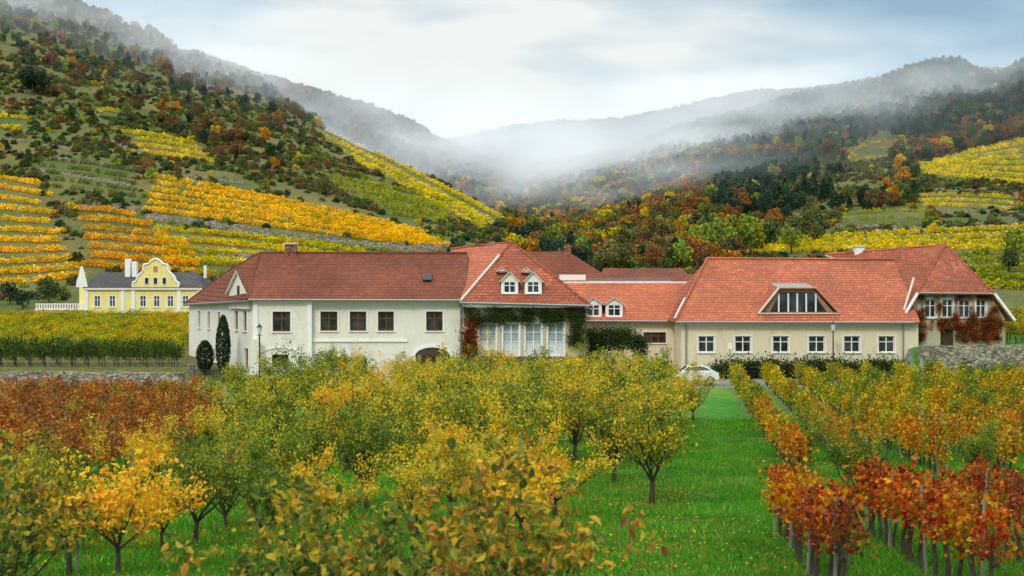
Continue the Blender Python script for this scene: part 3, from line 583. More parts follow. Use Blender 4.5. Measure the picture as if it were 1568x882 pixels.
def broad(seed):
    g=np.random.default_rng(seed); nl=9; cs=[];rs=[]
    for i in range(nl):
        a=g.random()*6.28; q=g.random()**.6*2.3; cs.append((q*math.cos(a),q*math.sin(a),g.uniform(3.2,8.0)-q*.45)); rs.append(g.uniform(1.2,2.0))
    n=520; k=g.integers(0,nl,n); d=g.normal(size=(n,3)); d/=np.linalg.norm(d,axis=1)[:,None]; C=np.array(cs)[k]+d*np.array(rs)[k][:,None]*g.uniform(.7,1.08,n)[:,None]
    V,Fc=leaf_geo(C,g.uniform(.55,1.0,n),g,wid=.42); tv,tf=tubeg([(0,0,-1.5),(.1,0,3),(0,0,6.5)],[.28,.2,.08],5)
    return build('broad%d'%seed,[(tv,tf,0),(V,Fc,1)],[M['bark'],LM['tint']])
def conif(seed):
    g=np.random.default_rng(seed); n=620; t=g.random(n)**.75; a=g.random(n)*6.283; lay=(t*9)%1; r=(1-t)**.7*2.6*(.55+.5*(1-lay))*(.8+.3*g.random(n))+.15
    C=np.stack([r*np.cos(a),r*np.sin(a),1.4+t*7.4-.15*r],1); V,Fc=leaf_geo(C,g.uniform(.6,1.0,n),g,bias=(0,0,-.6),wid=.34); tv,tf=tubeg([(0,0,-1.5),(0,0,5),(0,0,8.5)],[.25,.16,.03],5)
    return build('conif%d'%seed,[(tv,tf,0),(V,Fc,1)],[M['bark'],LM['tint']])
def bush(seed):
    g=np.random.default_rng(seed); n=240; d=g.normal(size=(n,3)); d/=np.linalg.norm(d,axis=1)[:,None]; d[:,2]=abs(d[:,2]); C=d*np.array([1.5,1.3,1.5])*g.uniform(.55,1.15,n)[:,None]+np.array([0,0,.1])
    V,Fc=leaf_geo(C,g.uniform(.35,.7,n),g,wid=.42); return build('bush%d'%seed,[(V,Fc,0)],[LM['tint']])
def clump(seed,n,ln,w,z0,z1,ls,trunk=True):
    g=np.random.default_rng(seed); C=np.stack([g.uniform(-ln/2,ln/2,n),g.normal(size=n)*w*.38,z0+(z1-z0)*g.beta(1.6,1.5,n)],1)
    C[:,2]+=.12*np.sin(C[:,0]*4+seed)
    V,Fc=leaf_geo(C,ls*g.uniform(.65,1.3,n),g,bias=(0,0,-.5),wid=.44); parts=[(V,Fc,1)]
    if trunk:
        tv,tf=tubeg([(0,0,-.2),(.05,.02,.35),(-.03,-.02,.7),(.02,0,z0+.3)],[.06,.045,.045,.03],6); parts.append((tv,tf,0))
        for s in (-1,1):
            tv,tf=tubeg([(0,0,.75),(s*ln*.25,.03,.85),(s*ln*.5,0,.82)],[.03,.022,.015],4); parts.append((tv,tf,0))
        for i in range(7):
            x=g.uniform(-ln/2,ln/2); tv,tf=tubeg([(x,0,.8),(x+g.uniform(-.1,.1),g.uniform(-.1,.1),1.3),(x+g.uniform(-.2,.2),g.uniform(-.25,.25),z1+g.uniform(-.2,.15))],[.01,.008,.004],3); parts.append((tv,tf,0))
    return build('clump%d'%seed,parts,[M['bark'],LM['tint']])
CF=coll('forest_kit',[broad(i) for i in (1,2,3,4)]+[conif(i) for i in (5,6)]+[bush(i) for i in (7,8)])
CVf=coll('far_vine_kit',[clump(20+i,90,2.1,.7,.1,1.4,.34,False) for i in range(4)])
CVm=coll('mid_vine_kit',[clump(30+i,230,1.35,.55,.6,1.8,.15) for i in range(4)])
CVn=coll('near_vine_kit',[clump(40+i,300,1.15,.5,.8,1.7,.10) for i in range(5)])
gi=np.random.default_rng(9)
def ivyc(seed):
    g=np.random.default_rng(seed); n=130; d=g.normal(size=(n,3))*np.array([.38,.12,.38]); V,Fc=leaf_geo(d,.17*g.uniform(.6,1.2,n),g,wid=.42); return build('ivy%d'%seed,[(V,Fc,0)],[LM['tint']])
CI=coll('ivy_kit',[ivyc(i) for i in (60,61,62)])
def grassm(seed):
    g=np.random.default_rng(seed); V=[];Fc=[]
    for i in range(34):
        x,y=g.normal(size=2)*.2; a=g.random()*6.28; h=g.uniform(.03,.11); w=.009; dx,dy=math.cos(a)*w,math.sin(a)*w; lx,ly=g.normal(size=2)*.05; k=len(V)
        V+=[(x-dx,y-dy,-.02),(x+dx,y+dy,-.02),(x+lx,y+ly,h)]; Fc.append((k,k+1,k+2))
    return build('grass%d'%seed,[(V,Fc,0)],[LM['tint']])
CG=coll('grass_kit',[grassm(i) for i in (70,71,72)])
# vineyards on hills
rowsP=[];rowsR=[];rowsT=[];rowsS=[]
polys=[]
def vineyard(TL,TR_,BR_,BL,nr,c1,c2,gap=.04,sc=1.0,zs=1.0):
    polys.append([TL,TR_,BR_,BL])
    for i in range(nr):
        t=i/(nr-1) if nr>1 else .5
        a=np.array(TL)*(1-t)+np.array(BL)*t; c=np.array(TR_)*(1-t)+np.array(BR_)*t
        a=a+gi.normal()*np.array([6,.6]); c=c+gi.normal()*np.array([8,.6])
        n=max(3,int(abs(c[0]-a[0])/6.5)); s=np.linspace(0,1,n); u=a[0]+(c[0]-a[0])*s; v=a[1]+(c[1]-a[1])*s+3.0*np.sin(s*3.1+i*.3)*-1
        x,y,z,ok=hits(u,v)
        rz=np.arctan2(np.gradient(y),np.gradient(x)) if n>2 else np.zeros(n)
        keep=ok&(gi.random(n)>gap)&(np.abs(np.gradient(y))<14)
        m=gi.random(n)[:,None]*.5+.5*vnoise(x/9,y/9)[:,None]; T=np.array(c1)*(1-m)+np.array(c2)*m
        for k in np.nonzero(keep)[0]:
            rowsP.append((x[k],y[k],z[k]-.1)); rowsR.append(rz[k]+gi.normal()*.08); rowsT.append(T[k]*gi.uniform(.8,1.2)); L_=max(.9,min(2.2,math.hypot(np.gradient(x)[k],np.gradient(y)[k])/1.7)); rowsS.append((L_*sc,sc*gi.uniform(.85,1.1),sc*zs*gi.uniform(.8,1.15)))
YV=(.95,.68,.025);YO=(.92,.52,.02);YG=(.56,.50,.03);GG=(.18,.24,.03);OR=(.80,.38,.02);GB=(.10,.12,.03)
vineyard((238,272),(640,356),(690,380),(222,326),6,YV,YO,zs=.95)
vineyard((235,352),(560,388),(450,408),(250,402),4,YV,YG,.1,zs=.9)
vineyard((330,350),(700,390),(640,400),(330,372),3,YG,GG,.15,.8,.8)
vineyard((118,324),(212,332),(330,420),(142,412),7,YO,OR,.06,zs=1)
vineyard((-60,268),(62,285),(118,424),(-60,440),11,YV,YO,.1,zs=.95)
vineyard((190,204),(300,222),(322,247),(214,238),4,YV,YG,.03)
vineyard((-60,180),(45,184),(40,197),(-60,201),2,YV,YG)
vineyard((150,168),(182,172),(182,178),(148,176),1,YV,YG)
vineyard((466,183),(770,333),(745,347),(545,250),6,YV,YG,.03,.95,.95)
vineyard((487,270),(700,316),(675,338),(600,332),6,YG,(.3,.34,.03),.03)
vineyard((1445,248),(1640,200),(1640,285),(1390,266),8,YV,YG,.04,1.1,1.1)
vineyard((1290,236),(1362,205),(1372,240),(1300,250),4,YV,GG,.1)
vineyard((1145,374),(1640,350),(1640,380),(1150,392),4,YV,YG,.05)
vineyard((1480,395),(1640,387),(1640,445),(1500,445),5,YG,GG,.1)
vineyard((60,245),(190,262),(215,300),(80,290),5,GB,GG,.3,.8)
vineyard((250,385),(470,412),(420,425),(300,425),3,GG,YG,.2,.8)
vineyard((1290,330),(1420,325),(1420,345),(1300,350),3,YG,GG,.2,.8)
vineyard((1400,300),(1568,306),(1568,322),(1400,318),3,YV,YG,.15,.85)
instancer('hillside_vineyard',rowsP,np.array(rowsR),np.array(rowsS),np.array(rowsT),gi.integers(0,4,len(rowsP)),CVf)
mb=MB()
def terr(pts,h=1.6):
    us=[];vs=[]
    for (a,c),(d,e) in zip(pts[:-1],pts[1:]):
        n=max(2,int(abs(d-a)/9)); us+=list(np.linspace(a,d,n,endpoint=False)); vs+=list(np.linspace(c,e,n,endpoint=False))
    us.append(pts[-1][0]); vs.append(pts[-1][1])
    x,y,z,ok=hits(us,vs)
    for i in range(len(us)-1):
        if ok[i] and ok[i+1] and abs(y[i+1]-y[i])<12 and R.random()>.08:
            hh=h*R.uniform(.7,1.15); mb.box((x[i],y[i],min(z[i],z[i+1])-.6),(x[i+1]-x[i],y[i+1]-y[i],0),(0,.9,0),(0,0,hh+.6),'stone')
terr([(222,335),(420,362),(600,384),(760,390)],1.5); terr([(232,264),(375,282)],1.0); terr([(145,212),(215,238)],1.6); terr([(480,225),(560,262),(600,268)],1.0); terr([(0,212),(120,232)],1.0); terr([(80,172),(185,190)],1.0); terr([(330,394),(520,404)],1.0)
terr([(1280,350),(1430,356),(1560,350)],1.4); terr([(1400,290),(1568,300)],1.0); terr([(120,320),(215,322)],1.0); terr([(620,292),(770,345)],.8); terr([(1420,324),(1560,326)],.8)
terr([(0,232),(150,252),(200,262)],.8); terr([(0,150),(110,160)],.8); terr([(60,262),(200,285)],.9); terr([(470,262),(700,312)],.8); terr([(330,240),(450,262)],.7); terr([(1250,260),(1390,275)],.8); terr([(1340,300),(1568,312)],.7); terr([(1200,365),(1568,338)],.7)
mb.obj('terrace_wall')
def inpoly(u,v):
    r=np.zeros(len(u),bool)
    for P in polys:
        s=np.zeros(len(u),bool); 
        for i in range(4):
            x1,y1=P[i];x2,y2=P[(i+1)%4]; c=((y1>v)!=(y2>v))&(u<(x2-x1)*(v-y1)/((y2-y1)+1e-9)+x1); s^=c
        r|=s
    return r
def scatter(n,y0,y1,az=.45):
    y=np.sqrt(gi.random(n)*(y1**2-y0**2)+y0**2); x=gi.uniform(-az,az,n)*y; return x,y,zfun(x,y)
def visible(x,y,z,top):
    el=(z+top-8)/y; mx=np.full(len(x),-9.)
    for t in np.linspace(.2,.985,60):
        mx=np.maximum(mx,(zfun(x*t,y*t)-8)/(y*t))
    return el>mx-.004
def pick(c,w,n): return np.array(c)[gi.choice(len(c),n,p=np.array(w)/sum(w))]
DG=(.028,.058,.026);MG=(.065,.105,.03);OL=(.14,.14,.04);RU=(.27,.115,.042);BRN=(.18,.105,.05);OG=(.44,.21,.04);YL=(.52,.39,.04);PUR=(.14,.095,.075);LG=(.23,.28,.045)
P_=[];R_=[];S_=[];T_=[];I_=[]
def add(x,y,z,s,T,I):
    P_.append(np.stack([x,y,z-.2],1)); R_.append(gi.uniform(0,6.28,len(x))); S_.append(s); T_.append(T); I_.append(I)
x,y,z=scatter(42000,245,1080); u,v=proj(x,y,z); nz=fbm(x/55+5,y/55,3); nz2=fbm(x/25+50,y/25+9,3)
vis=visible(x,y,z,7)&(u>-60)&(u<1640)
for dv_ in (-6,2,12,22,32): vis&=~inpoly(u,v-dv_)
leftnear=(u<785)&(y<=np.interp(u,*TB[4][:2])+10)
dens=np.ones(len(x))
nearscrub=leftnear&((v>np.interp(u,[-60,100,230,330,420,480,775],[100,120,180,260,290,230,290])))
dens=np.where(nearscrub,.04,dens); dens=np.where(leftnear&~nearscrub,np.clip(.6+nz*1.4,.12,1),dens)
rs=(u>1250)&(v>200)&(y<640); dens=np.where(rs,np.clip(.25+nz*1.4,.05,.7),dens); dens=np.where((u>1130)&(v>325)&(y<420),.05,dens); dens=np.where((u<1130)&(u>780)&(y<420),.8,dens)
kp=vis&(gi.random(len(x))<dens); x,y,z,u,v,nz,nz2,leftnear=[q[kp] for q in (x,y,z,u,v,nz,nz2,leftnear)]
n=len(x)
rightp=(~leftnear)&(u>700)
dark=np.where(leftnear,gi.random(n)<.1+.3*(nz2>.2),False)
pz=((u>940)&(v<np.interp(u,[940,1060,1200,1400,1568],[262,240,232,200,180])))|((u>1090)&(u<1335)&(v>250)&(v<335))|((u>1340)&(u<1470)&(v>180)&(v<222)); dark=np.where(rightp,np.where(pz,gi.random(n)<.85,gi.random(n)<.08+.4*(nz2>.25)),dark)
dark=np.where((~leftnear)&(u<=700),gi.random(n)<.2,dark)
con=dark&(gi.random(n)<.3)
T=pick([MG,OL,RU,BRN,OG,YL,LG],[.24,.36,.06,.20,.04,.03,.07],n)
lf=leftnear&(u>200)&(v<290); T=np.where(lf[:,None]&(gi.random(n)<.5)[:,None],pick([RU,BRN,OG,OL],[.25,.33,.08,.34],n),T)
rm=rightp&~pz; T=np.where(rm[:,None],pick([RU,OG,OL,MG,YL,BRN,LG],[.21,.13,.22,.16,.07,.12,.09],n),T)
far=(y>640)&(u<800); T=np.where(far[:,None],pick([PUR,BRN,RU,OL,DG],[.25,.3,.15,.2,.1],n),T)
T=np.where(dark[:,None],pick([DG,(.026,.052,.032),(.04,.07,.035)],[1,1,1],n),T)*(1+.4*nz2[:,None])*gi.uniform(.8,1.3,(n,1))
I=np.where(con,gi.integers(4,6,n),gi.integers(0,4,n))
s=gi.uniform(.4,.98,n)*np.where(leftnear,.62,np.where(y<420,.72,.85))
add(x,y,z,s,np.clip(T,.01,1),I)
x,y,z=scatter(26000,1080,2350,.4); vis=visible(x,y,z,12); x,y,z=x[vis],y[vis],z[vis]; n=len(x)
add(x,y,z,gi.uniform(1.0,1.5,n),pick([PUR,BRN,RU,OL,DG],[.3,.25,.2,.2,.08],n)*gi.uniform(.8,1.2,(n,1)),gi.integers(0,4,n))
x,y,z=scatter(60000,225,640,.42); u,v=proj(x,y,z); nz=fbm(x/12+5,y/12,3); vis=(gi.random(len(x))<np.clip(.42+nz*1.5,.08,1))&~inpoly(u,v-1)&~inpoly(u,v+5)&~((u>100)&(u<330)&(y<235)); x,y,z=x[vis],y[vis],z[vis]; vis=visible(x,y,z,2); x,y,z=x[vis],y[vis],z[vis]; n=len(x)
add(x,y,z,gi.uniform(.3,.85,n)*(.75+.5*gi.random(n)),pick([MG,OL,BRN,LG,DG,YL,RU],[.22,.34,.18,.1,.1,.02,.04],n)*gi.uniform(.7,1.3,(n,1)),gi.integers(6,8,n))
sp=[(1078,300,9,LG),(1100,290,10,LG),(1132,295,10.5,LG),(1150,300,9,(.28,.28,.03)),(1062,310,8,LG),(1168,310,8,MG),(1212,300,7,LG),(1186,330,8,OL),(1092,320,11,MG),(790,330,7,OG),(840,320,8,LG),(862,330,8,(.3,.22,.03)),(900,320,7,OG),(825,340,9,MG),(940,330,8,YL),(960,300,8,OL),(1000,290,7,RU),(1020,330,9,OL),(880,350,9,OL),
(1555,260,7,LG),(1545,240,5,MG),(15,220,4.5,DG),(35,215,3.5,DG),(75,222,5,MG),(330,225,4,MG),(1250,330,6,OL),(1235,345,8,OL)]
a=np.array([[(q[0]-784)/F*q[1],q[1]] for q in sp]); z=zfun(a[:,0],a[:,1]); add(a[:,0],a[:,1],z,np.array([q[2]/9.5 for q in sp]),np.array([q[3] for q in sp]),gi.integers(0,4,len(sp)))
sp=[(40,430),(62,430),(50,425)]
a=np.array([[(q[0]-784)/F*q[1],q[1]] for q in sp]); z=zfun(a[:,0],a[:,1]); add(a[:,0],a[:,1],z,np.array([.9,.85,1.0]),np.array([DG]*3)*.8,np.array([0,1,2]))
instancer('hillside_forest',np.concatenate(P_),np.concatenate(R_),np.concatenate(S_),np.concatenate(T_),np.concatenate(I_),CF)
print('forest',sum(len(q) for q in P_),'vines',len(rowsP))
def rows(name,xrs,y0,y1,step,coll_,cfun,sc=1.0,cond=None,k=.117,nk=4,posts=True,gap=.05):
    P=[];Rz=[];S=[];T=[]; mb=MB()
    for xr in xrs:
        y=y0+gi.uniform(0,.5); j=0
        while y<y1:
            x=xr+k*y+gi.normal()*.04
            if cond is None or cond(784+F*x/y,y):
                if gi.random()>gap:
                    P.append((x,y,gz(x,y))); Rz.append(math.atan2(1,k)+gi.normal()*.06+(math.pi if gi.random()<.5 else 0)); s=sc*gi.uniform(.82,1.15); S.append((s,s*gi.uniform(.8,1.25),s)); T.append(cfun(x,y))
                if posts and j%4==0: z=gz(x,y); mb.tube((x,y+.5,z-.1),(x+gi.normal()*.05,y+.5,z+1.6*sc),.03,'grey',.025,5)
            y+=step; j+=1
    instancer(name,P,np.array(Rz),np.array(S),np.array(T),gi.integers(0,nk,len(P)),coll_)
    if posts: mb.obj(name+'_posts')
def cr(opts,w): 
    def f(x,y): 
        o=opts[gi.choice(len(opts),p=np.array(w)/sum(w))]; return np.array(o)*gi.uniform(.75,1.25)
    return f
def crr(x,y):
    near=np.clip((84-y)/26,0,1)
    A_=np.array([(.50,.18,.035),(.46,.25,.04),(.28,.26,.035)][gi.choice(3,p=[.5,.3,.2])]); B_=np.array([(.44,.34,.035),(.22,.25,.03),(.46,.26,.035),(.12,.16,.025)][gi.choice(4,p=[.36,.26,.2,.18])])
    return (A_*near+B_*(1-near))*gi.uniform(.75,1.2)
rows('vineyard_row',[4.6+2.7*i for i in range(13)],54,119,1.2,CVm,crr)
rows('red_vineyard_row',[2.5+2.15*i for i in range(6)],21,36,1.15,CVn,cr([(.38,.085,.03),(.46,.14,.035),(.27,.08,.03),(.52,.22,.04)],[.4,.27,.23,.1]),1.02,nk=5,gap=.05)
rows('brown_vineyard_row',[-66+2.3*i for i in range(22)],52,100,1.25,CVm,cr([(.38,.13,.04),(.42,.18,.05),(.27,.12,.04),(.36,.24,.05)],[.4,.3,.2,.1]),.92,cond=lambda u,y:u<(335 if y>62 else 290),gap=.08)
rows('green_vineyard_row',[-20+2.2*i for i in range(5)],26,48,1.2,CVm,cr([(.12,.16,.025),(.24,.23,.03),(.42,.3,.03)],[.45,.3,.25]),.9,cond=lambda u,y:u<110,gap=.15)
P=[];T=[];S=[]
yy=126.5
while yy<198:
    x=-.40*yy
    while x<-.2275*yy-(0 if yy>139 else .6):
        if yy<131: c=[(.05,.09,.018),(.08,.13,.022)][gi.integers(2)]
        else: c=[(.52,.42,.03),(.34,.34,.03),(.20,.25,.03),(.56,.32,.03)][gi.choice(4,p=[.34,.3,.21,.15])]
        P.append((x,yy+gi.normal()*.1,gz(x,yy)-.05)); T.append(np.array(c)*gi.uniform(.75,1.2)); s=gi.uniform(.95,1.2); S.append((s,s*.9,s*(1.25 if yy<131 else .85))); x+=1.3
    yy+=2.9 if yy>131 else 1.6
for yy in np.arange(128.5,150,2.2):
    x=45.5 if yy<131 else 46.5
    while x<62: P.append((x,yy,gz(x,yy))); T.append(np.array([(.5,.37,.03),(.42,.27,.03),(.28,.28,.03)][gi.integers(3)])*gi.uniform(.8,1.2)); s=gi.uniform(1,1.2); S.append((s,s,s)); x+=1.3
instancer('terrace_vineyard',P,gi.normal(size=len(P))*.08,np.array(S),np.array(T),gi.integers(0,4,len(P)),CVm)
def leafbox(name,boxes,c,dens=7,ls=1.0):
    P=[];T=[]
    for x0,x1,y0,y1,z0,z1 in boxes:
        n=int(max((x1-x0)*(z1-z0),.3)*dens*(1 if y1-y0<.6 else 2)); P+=list(np.stack([gi.uniform(x0,x1,n),gi.uniform(y0,y1,n),gi.uniform(z0,z1,n)],1)); cc=np.array(c)[gi.integers(0,len(c),n)]*gi.uniform(.65,1.3,(n,1)); T+=list(cc)
    instancer(name,P,gi.uniform(-.3,.3,len(P)),np.full(len(P),ls)*gi.uniform(.7,1.2,len(P)),np.array(T),gi.integers(0,3,len(P)),CI)
IG=[(.04,.065,.022),(.06,.09,.025),(.08,.09,.025)]; IR=[(.30,.05,.028),(.24,.05,.028),(.36,.12,.035),(.12,.09,.025)]
leafbox('hedge',[(17.6,34.3,124.4,125.4,.1,1.25)],IG,8)
leafbox('pergola_hedge',[(6.7,11.8,127,128,2.7,4.1),(6.7,7.4,127,128,.3,2.3),(11.2,11.8,127,128,.3,2.3)],IG,7,.85)
leafbox('ivy',[(-4.0,6.2,120.1,120.35,5.35,6.3),(-3.3,6,120.1,120.35,5.1,5.7),(4.9,6.2,119.9,120.35,3.2,5.6)],IG,7,.7)
leafbox('red_ivy',[(-4.05,-3.0,120.1,120.35,2.2,5.3)],IR,9,.8)
leafbox('red_ivy',[(35.5,36.9,127.2,127.42,4.6,6.0),(35.8,36.9,127.2,127.42,3.2,5.4),(36.6,36.95,127.2,127.42,5.4,7.2),(38.12,38.42,127.2,127.42,5,7.2),(39.65,39.95,127.2,127.42,5,7.2),(41.15,41.5,127.2,127.42,5,7.2),(42.6,43.4,127.2,127.42,4.6,6.3),(36,44,127.2,127.42,4.4,5.15),(39.8,43.8,127.2,127.42,3.2,4.5),(36.5,43,127.2,127.42,7.1,7.35)],IR,10,.55)
n=30000; y=23+gi.random(n)**1.3*62; x=gi.uniform(-.37,.37,n)*y; gn=fbm(x/3,y/3,3)
gc=pick([(.06,.20,.022),(.08,.25,.03),(.14,.28,.035),(.27,.27,.05)],[.4,.34,.17,.09],n)*(gi.uniform(.8,1.2,(n,1))+gn[:,None]*.5)
instancer('grass',np.stack([x,y,zfun(x,y)],1),gi.uniform(0,6.28,n),gi.uniform(.6,1.4,n)*(1+y/110)*(1+gn*.6),gc,gi.integers(0,3,n),CG)
def fl(seed):
    g=np.random.default_rng(seed); n=40; C=np.stack([g.normal(size=n)*.6,g.normal(size=n)*.6,g.uniform(.03,.1,n)],1); V,Fc=leaf_geo(C,.085*g.uniform(.6,1.1,n),g); return build('fallen%d'%seed,[(V,Fc,0)],[LM['tint']])
CL=coll('fallen_kit',[fl(80),fl(81)])
P=[];T=[]
for o in list(scene.objects):
    if o.name.startswith(('fruit_tree','young_fruit')) and o.location.y<85:
        for i in range(5):
            x=o.location.x+gi.normal()*1.2; y=o.location.y+gi.normal()*1.2
            P.append((x,y,gz(x,y)+.03)); T.append(np.array([(.5,.32,.04),(.36,.18,.04),(.34,.28,.05)][gi.integers(3)]))
for i in range(70):
    y=gi.uniform(24,50); x=.117*y+.2+gi.normal()*1.6-1.2; P.append((x,y,gz(x,y)+.03)); T.append(np.array([(.46,.32,.06),(.33,.21,.06)][gi.integers(2)]))
instancer('fallen_leaves',P,gi.uniform(0,6.28,len(P)),np.ones(len(P)),np.array(T),gi.integers(0,2,len(P)),CL)
# ------------------------------------------------------------------ terrain mesh
ys=np.concatenate([np.arange(-60,0,10),np.arange(0,22,2),np.arange(22,62,.7),np.arange(62,118,1.6),np.arange(118,132,.8),np.arange(132,240,3),np.arange(240,700,4.5),np.arange(700,1300,12),np.arange(1300,2800,30),np.geomspace(2800,7000,10)])
ss=np.linspace(-.95,.95,560); YY,SS=np.meshgrid(ys,ss,indexing='ij'); XX=SS*(np.maximum(YY,0)+60); ZZ=zfun(XX,YY)
nr,nc=XX.shape; V=np.stack([XX,YY,ZZ],-1).reshape(-1,3)
idx=np.arange(nr*nc).reshape(nr,nc); Q=np.stack([idx[:-1,:-1],idx[:-1,1:],idx[1:,1:],idx[1:,:-1]],-1).reshape(-1,4)
me=bpy.data.meshes.new('terrain'); me.from_pydata(V.tolist(),[],Q.tolist())
me.polygons.foreach_set('use_smooth',[True]*len(me.polygons))
x,y=V[:,0],V[:,1]; g1=fbm(x/14,y/14,4); g2=fbm(x/45+8,y/45,3); g3=fbm(x/3.5+3,y/3.5,3)
def mixc(a,b_,t): t=np.clip(t,0,1)[:,None]; return np.array(a)[None]*(1-t)+np.array(b_)[None]*t
grass=mixc((.045,.17,.018),(.13,.23,.035),.4+g1*.7+g3*.9)
hill=mixc((.07,.09,.024),(.15,.12,.042),.5+g1*1.3)
deep=mixc((.06,.06,.025),(.12,.075,.035),.5+g2)
th=np.clip((y-126)/40,0,1)[:,None]; col=grass*(1-th)+hill*th; t2=np.clip((y-500)/200,0,1)[:,None]; col=col*(1-t2)+deep*t2
uu=784+F*x/np.maximum(y,60); br=((uu<350)&(y>50)&(y<150)); col[br]=col[br]*.3+np.array((.14,.085,.045))*.7
ax_=x-.117*y
for c_ in (-2.3,-.6):
    q=np.exp(-((ax_-c_-.3*np.sin(y/9))/.35)**2)*(y<60)*np.clip(.6+g3*1.5,0,1); col=col*(1-q[:,None]*.6)+np.array((.2,.19,.06))*q[:,None]*.6
for k_ in range(13):
    q=np.exp(-((ax_-(4.6+2.7*k_))/.45)**2)*(y>52)*(y<119); col=col*(1-q[:,None]*.6)+np.array((.13,.10,.06))*q[:,None]*.6
for k_ in range(6):
    q=np.exp(-((ax_-(2.5+2.15*k_))/.4)**2)*(y>20)*(y<37); col=col*(1-q[:,None]*.6)+np.array((.13,.10,.06))*q[:,None]*.6
mid=(y>60)&(y<120)&(uu>350)&(uu<1080); col[mid]=col[mid]*.75+np.array((.10,.11,.03))*.25
yard=(y>114)&(y<150)&(uu>385)&(uu<1400); col[yard]=(.22,.20,.17)
col=np.concatenate([np.clip(col,.01,1),np.ones((len(col),1))],1)
me.attributes.new('gcol','FLOAT_COLOR','POINT').data.foreach_set('color',col.ravel())
m,nt,ns,l=newmat('ground_cover'); o=N(nt,'ShaderNodeOutputMaterial'); bs=N(nt,'ShaderNodeBsdfPrincipled'); l.new(bs.outputs[0],o.inputs[0]); at=N(nt,'ShaderNodeAttribute',attribute_name='gcol'); tc=N(nt,'ShaderNodeTexCoord')
n1=N(nt,'ShaderNodeTexNoise'); n1.inputs['Scale'].default_value=1.6; n1.inputs['Detail'].default_value=10; n1.inputs['Roughness'].default_value=.75; l.new(tc.outputs['Object'],n1.inputs['Vector'])
r=ramp(nt,[(.3,(.5,.5,.45)),(.5,(.95,1,.9)),(.7,(1.5,1.4,1.1))]); l.new(n1.outputs['Fac'],r.inputs[0]); mx=N(nt,'ShaderNodeMix',data_type='RGBA',blend_type='MULTIPLY'); mx.inputs['Factor'].default_value=1; l.new(at.outputs['Color'],mx.inputs['A']); l.new(r.outputs[0],mx.inputs['B']); l.new(mx.outputs['Result'],bs.inputs['Base Color']); bs.inputs['Roughness'].default_value=.95; bs.inputs['Specular IOR Level'].default_value=.1
bp=N(nt,'ShaderNodeBump'); bp.inputs['Strength'].default_value=.6; bp.inputs['Distance'].default_value=.15; l.new(n1.outputs['Fac'],bp.inputs['Height']); l.new(bp.outputs[0],bs.inputs['Normal'])
me.materials.append(m); scene.collection.objects.link(bpy.data.objects.new('terrain',me))
# ------------------------------------------------------------------ haze and mist (volumes with an added glow)
def volmat(name,dens,color=(.93,.96,1),het=False,seed=0,em=.4,ec=(.75,.88,1)):
    # scattering plus an added emission glow standing in for multiply-scattered light
    m,nt,ns,l=newmat(name); o=N(nt,'ShaderNodeOutputMaterial'); s=N(nt,'ShaderNodeVolumeScatter'); s.inputs['Color'].default_value=(*color,1); s.inputs['Density'].default_value=dens; s.inputs['Anisotropy'].default_value=.1
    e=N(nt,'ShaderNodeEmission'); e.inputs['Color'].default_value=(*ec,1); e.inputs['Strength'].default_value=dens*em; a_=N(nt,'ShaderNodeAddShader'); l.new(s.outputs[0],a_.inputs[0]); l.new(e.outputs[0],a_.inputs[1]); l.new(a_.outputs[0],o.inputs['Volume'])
    if het:
        try: m.cycles.volume_step_rate=3.0
        except Exception: pass
        tc=N(nt,'ShaderNodeTexCoord'); ln=N(nt,'ShaderNodeVectorMath',operation='LENGTH'); l.new(tc.outputs['Object'],ln.inputs[0])
        mr=N(nt,'ShaderNodeMapRange'); mr.inputs['From Min'].default_value=1; mr.inputs['From Max'].default_value=.2; l.new(ln.outputs['Value'],mr.inputs[0])
        no=N(nt,'ShaderNodeTexNoise'); no.inputs['Scale'].default_value=2.2; no.inputs['Detail'].default_value=3; mp=N(nt,'ShaderNodeMapping'); mp.inputs['Location'].default_value=(seed*3.1,0,0); l.new(tc.outputs['Object'],mp.inputs[0]); l.new(mp.outputs[0],no.inputs['Vector'])
        m2=N(nt,'ShaderNodeMapRange'); m2.inputs['From Min'].default_value=.40; m2.inputs['From Max'].default_value=.64; l.new(no.outputs['Fac'],m2.inputs[0])
        a=N(nt,'ShaderNodeMath',operation='MULTIPLY'); l.new(mr.outputs[0],a.inputs[0]); l.new(m2.outputs[0],a.inputs[1]); c=N(nt,'ShaderNodeMath',operation='MULTIPLY'); c.inputs[1].default_value=dens; l.new(a.outputs[0],c.inputs[0]); l.new(c.outputs[0],s.inputs['Density'])
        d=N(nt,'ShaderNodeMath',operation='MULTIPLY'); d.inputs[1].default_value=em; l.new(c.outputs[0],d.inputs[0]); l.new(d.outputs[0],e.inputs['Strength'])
    return m
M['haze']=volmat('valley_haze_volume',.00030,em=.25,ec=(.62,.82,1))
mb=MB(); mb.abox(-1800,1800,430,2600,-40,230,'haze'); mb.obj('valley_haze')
k=0
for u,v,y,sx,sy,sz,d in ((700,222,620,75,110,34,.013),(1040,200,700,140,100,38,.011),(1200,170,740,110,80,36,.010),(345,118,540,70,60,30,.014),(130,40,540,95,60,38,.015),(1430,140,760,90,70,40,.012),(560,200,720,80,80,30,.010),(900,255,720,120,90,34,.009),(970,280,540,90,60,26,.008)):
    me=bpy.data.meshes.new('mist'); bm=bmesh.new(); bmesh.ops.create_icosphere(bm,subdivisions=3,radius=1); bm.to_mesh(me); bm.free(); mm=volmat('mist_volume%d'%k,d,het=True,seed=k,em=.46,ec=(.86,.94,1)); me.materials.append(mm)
    ob=addobj('mist_bank',me,((u-784)/F*y,y,vz(v,y)),0,(sx,sy,sz)); k+=1
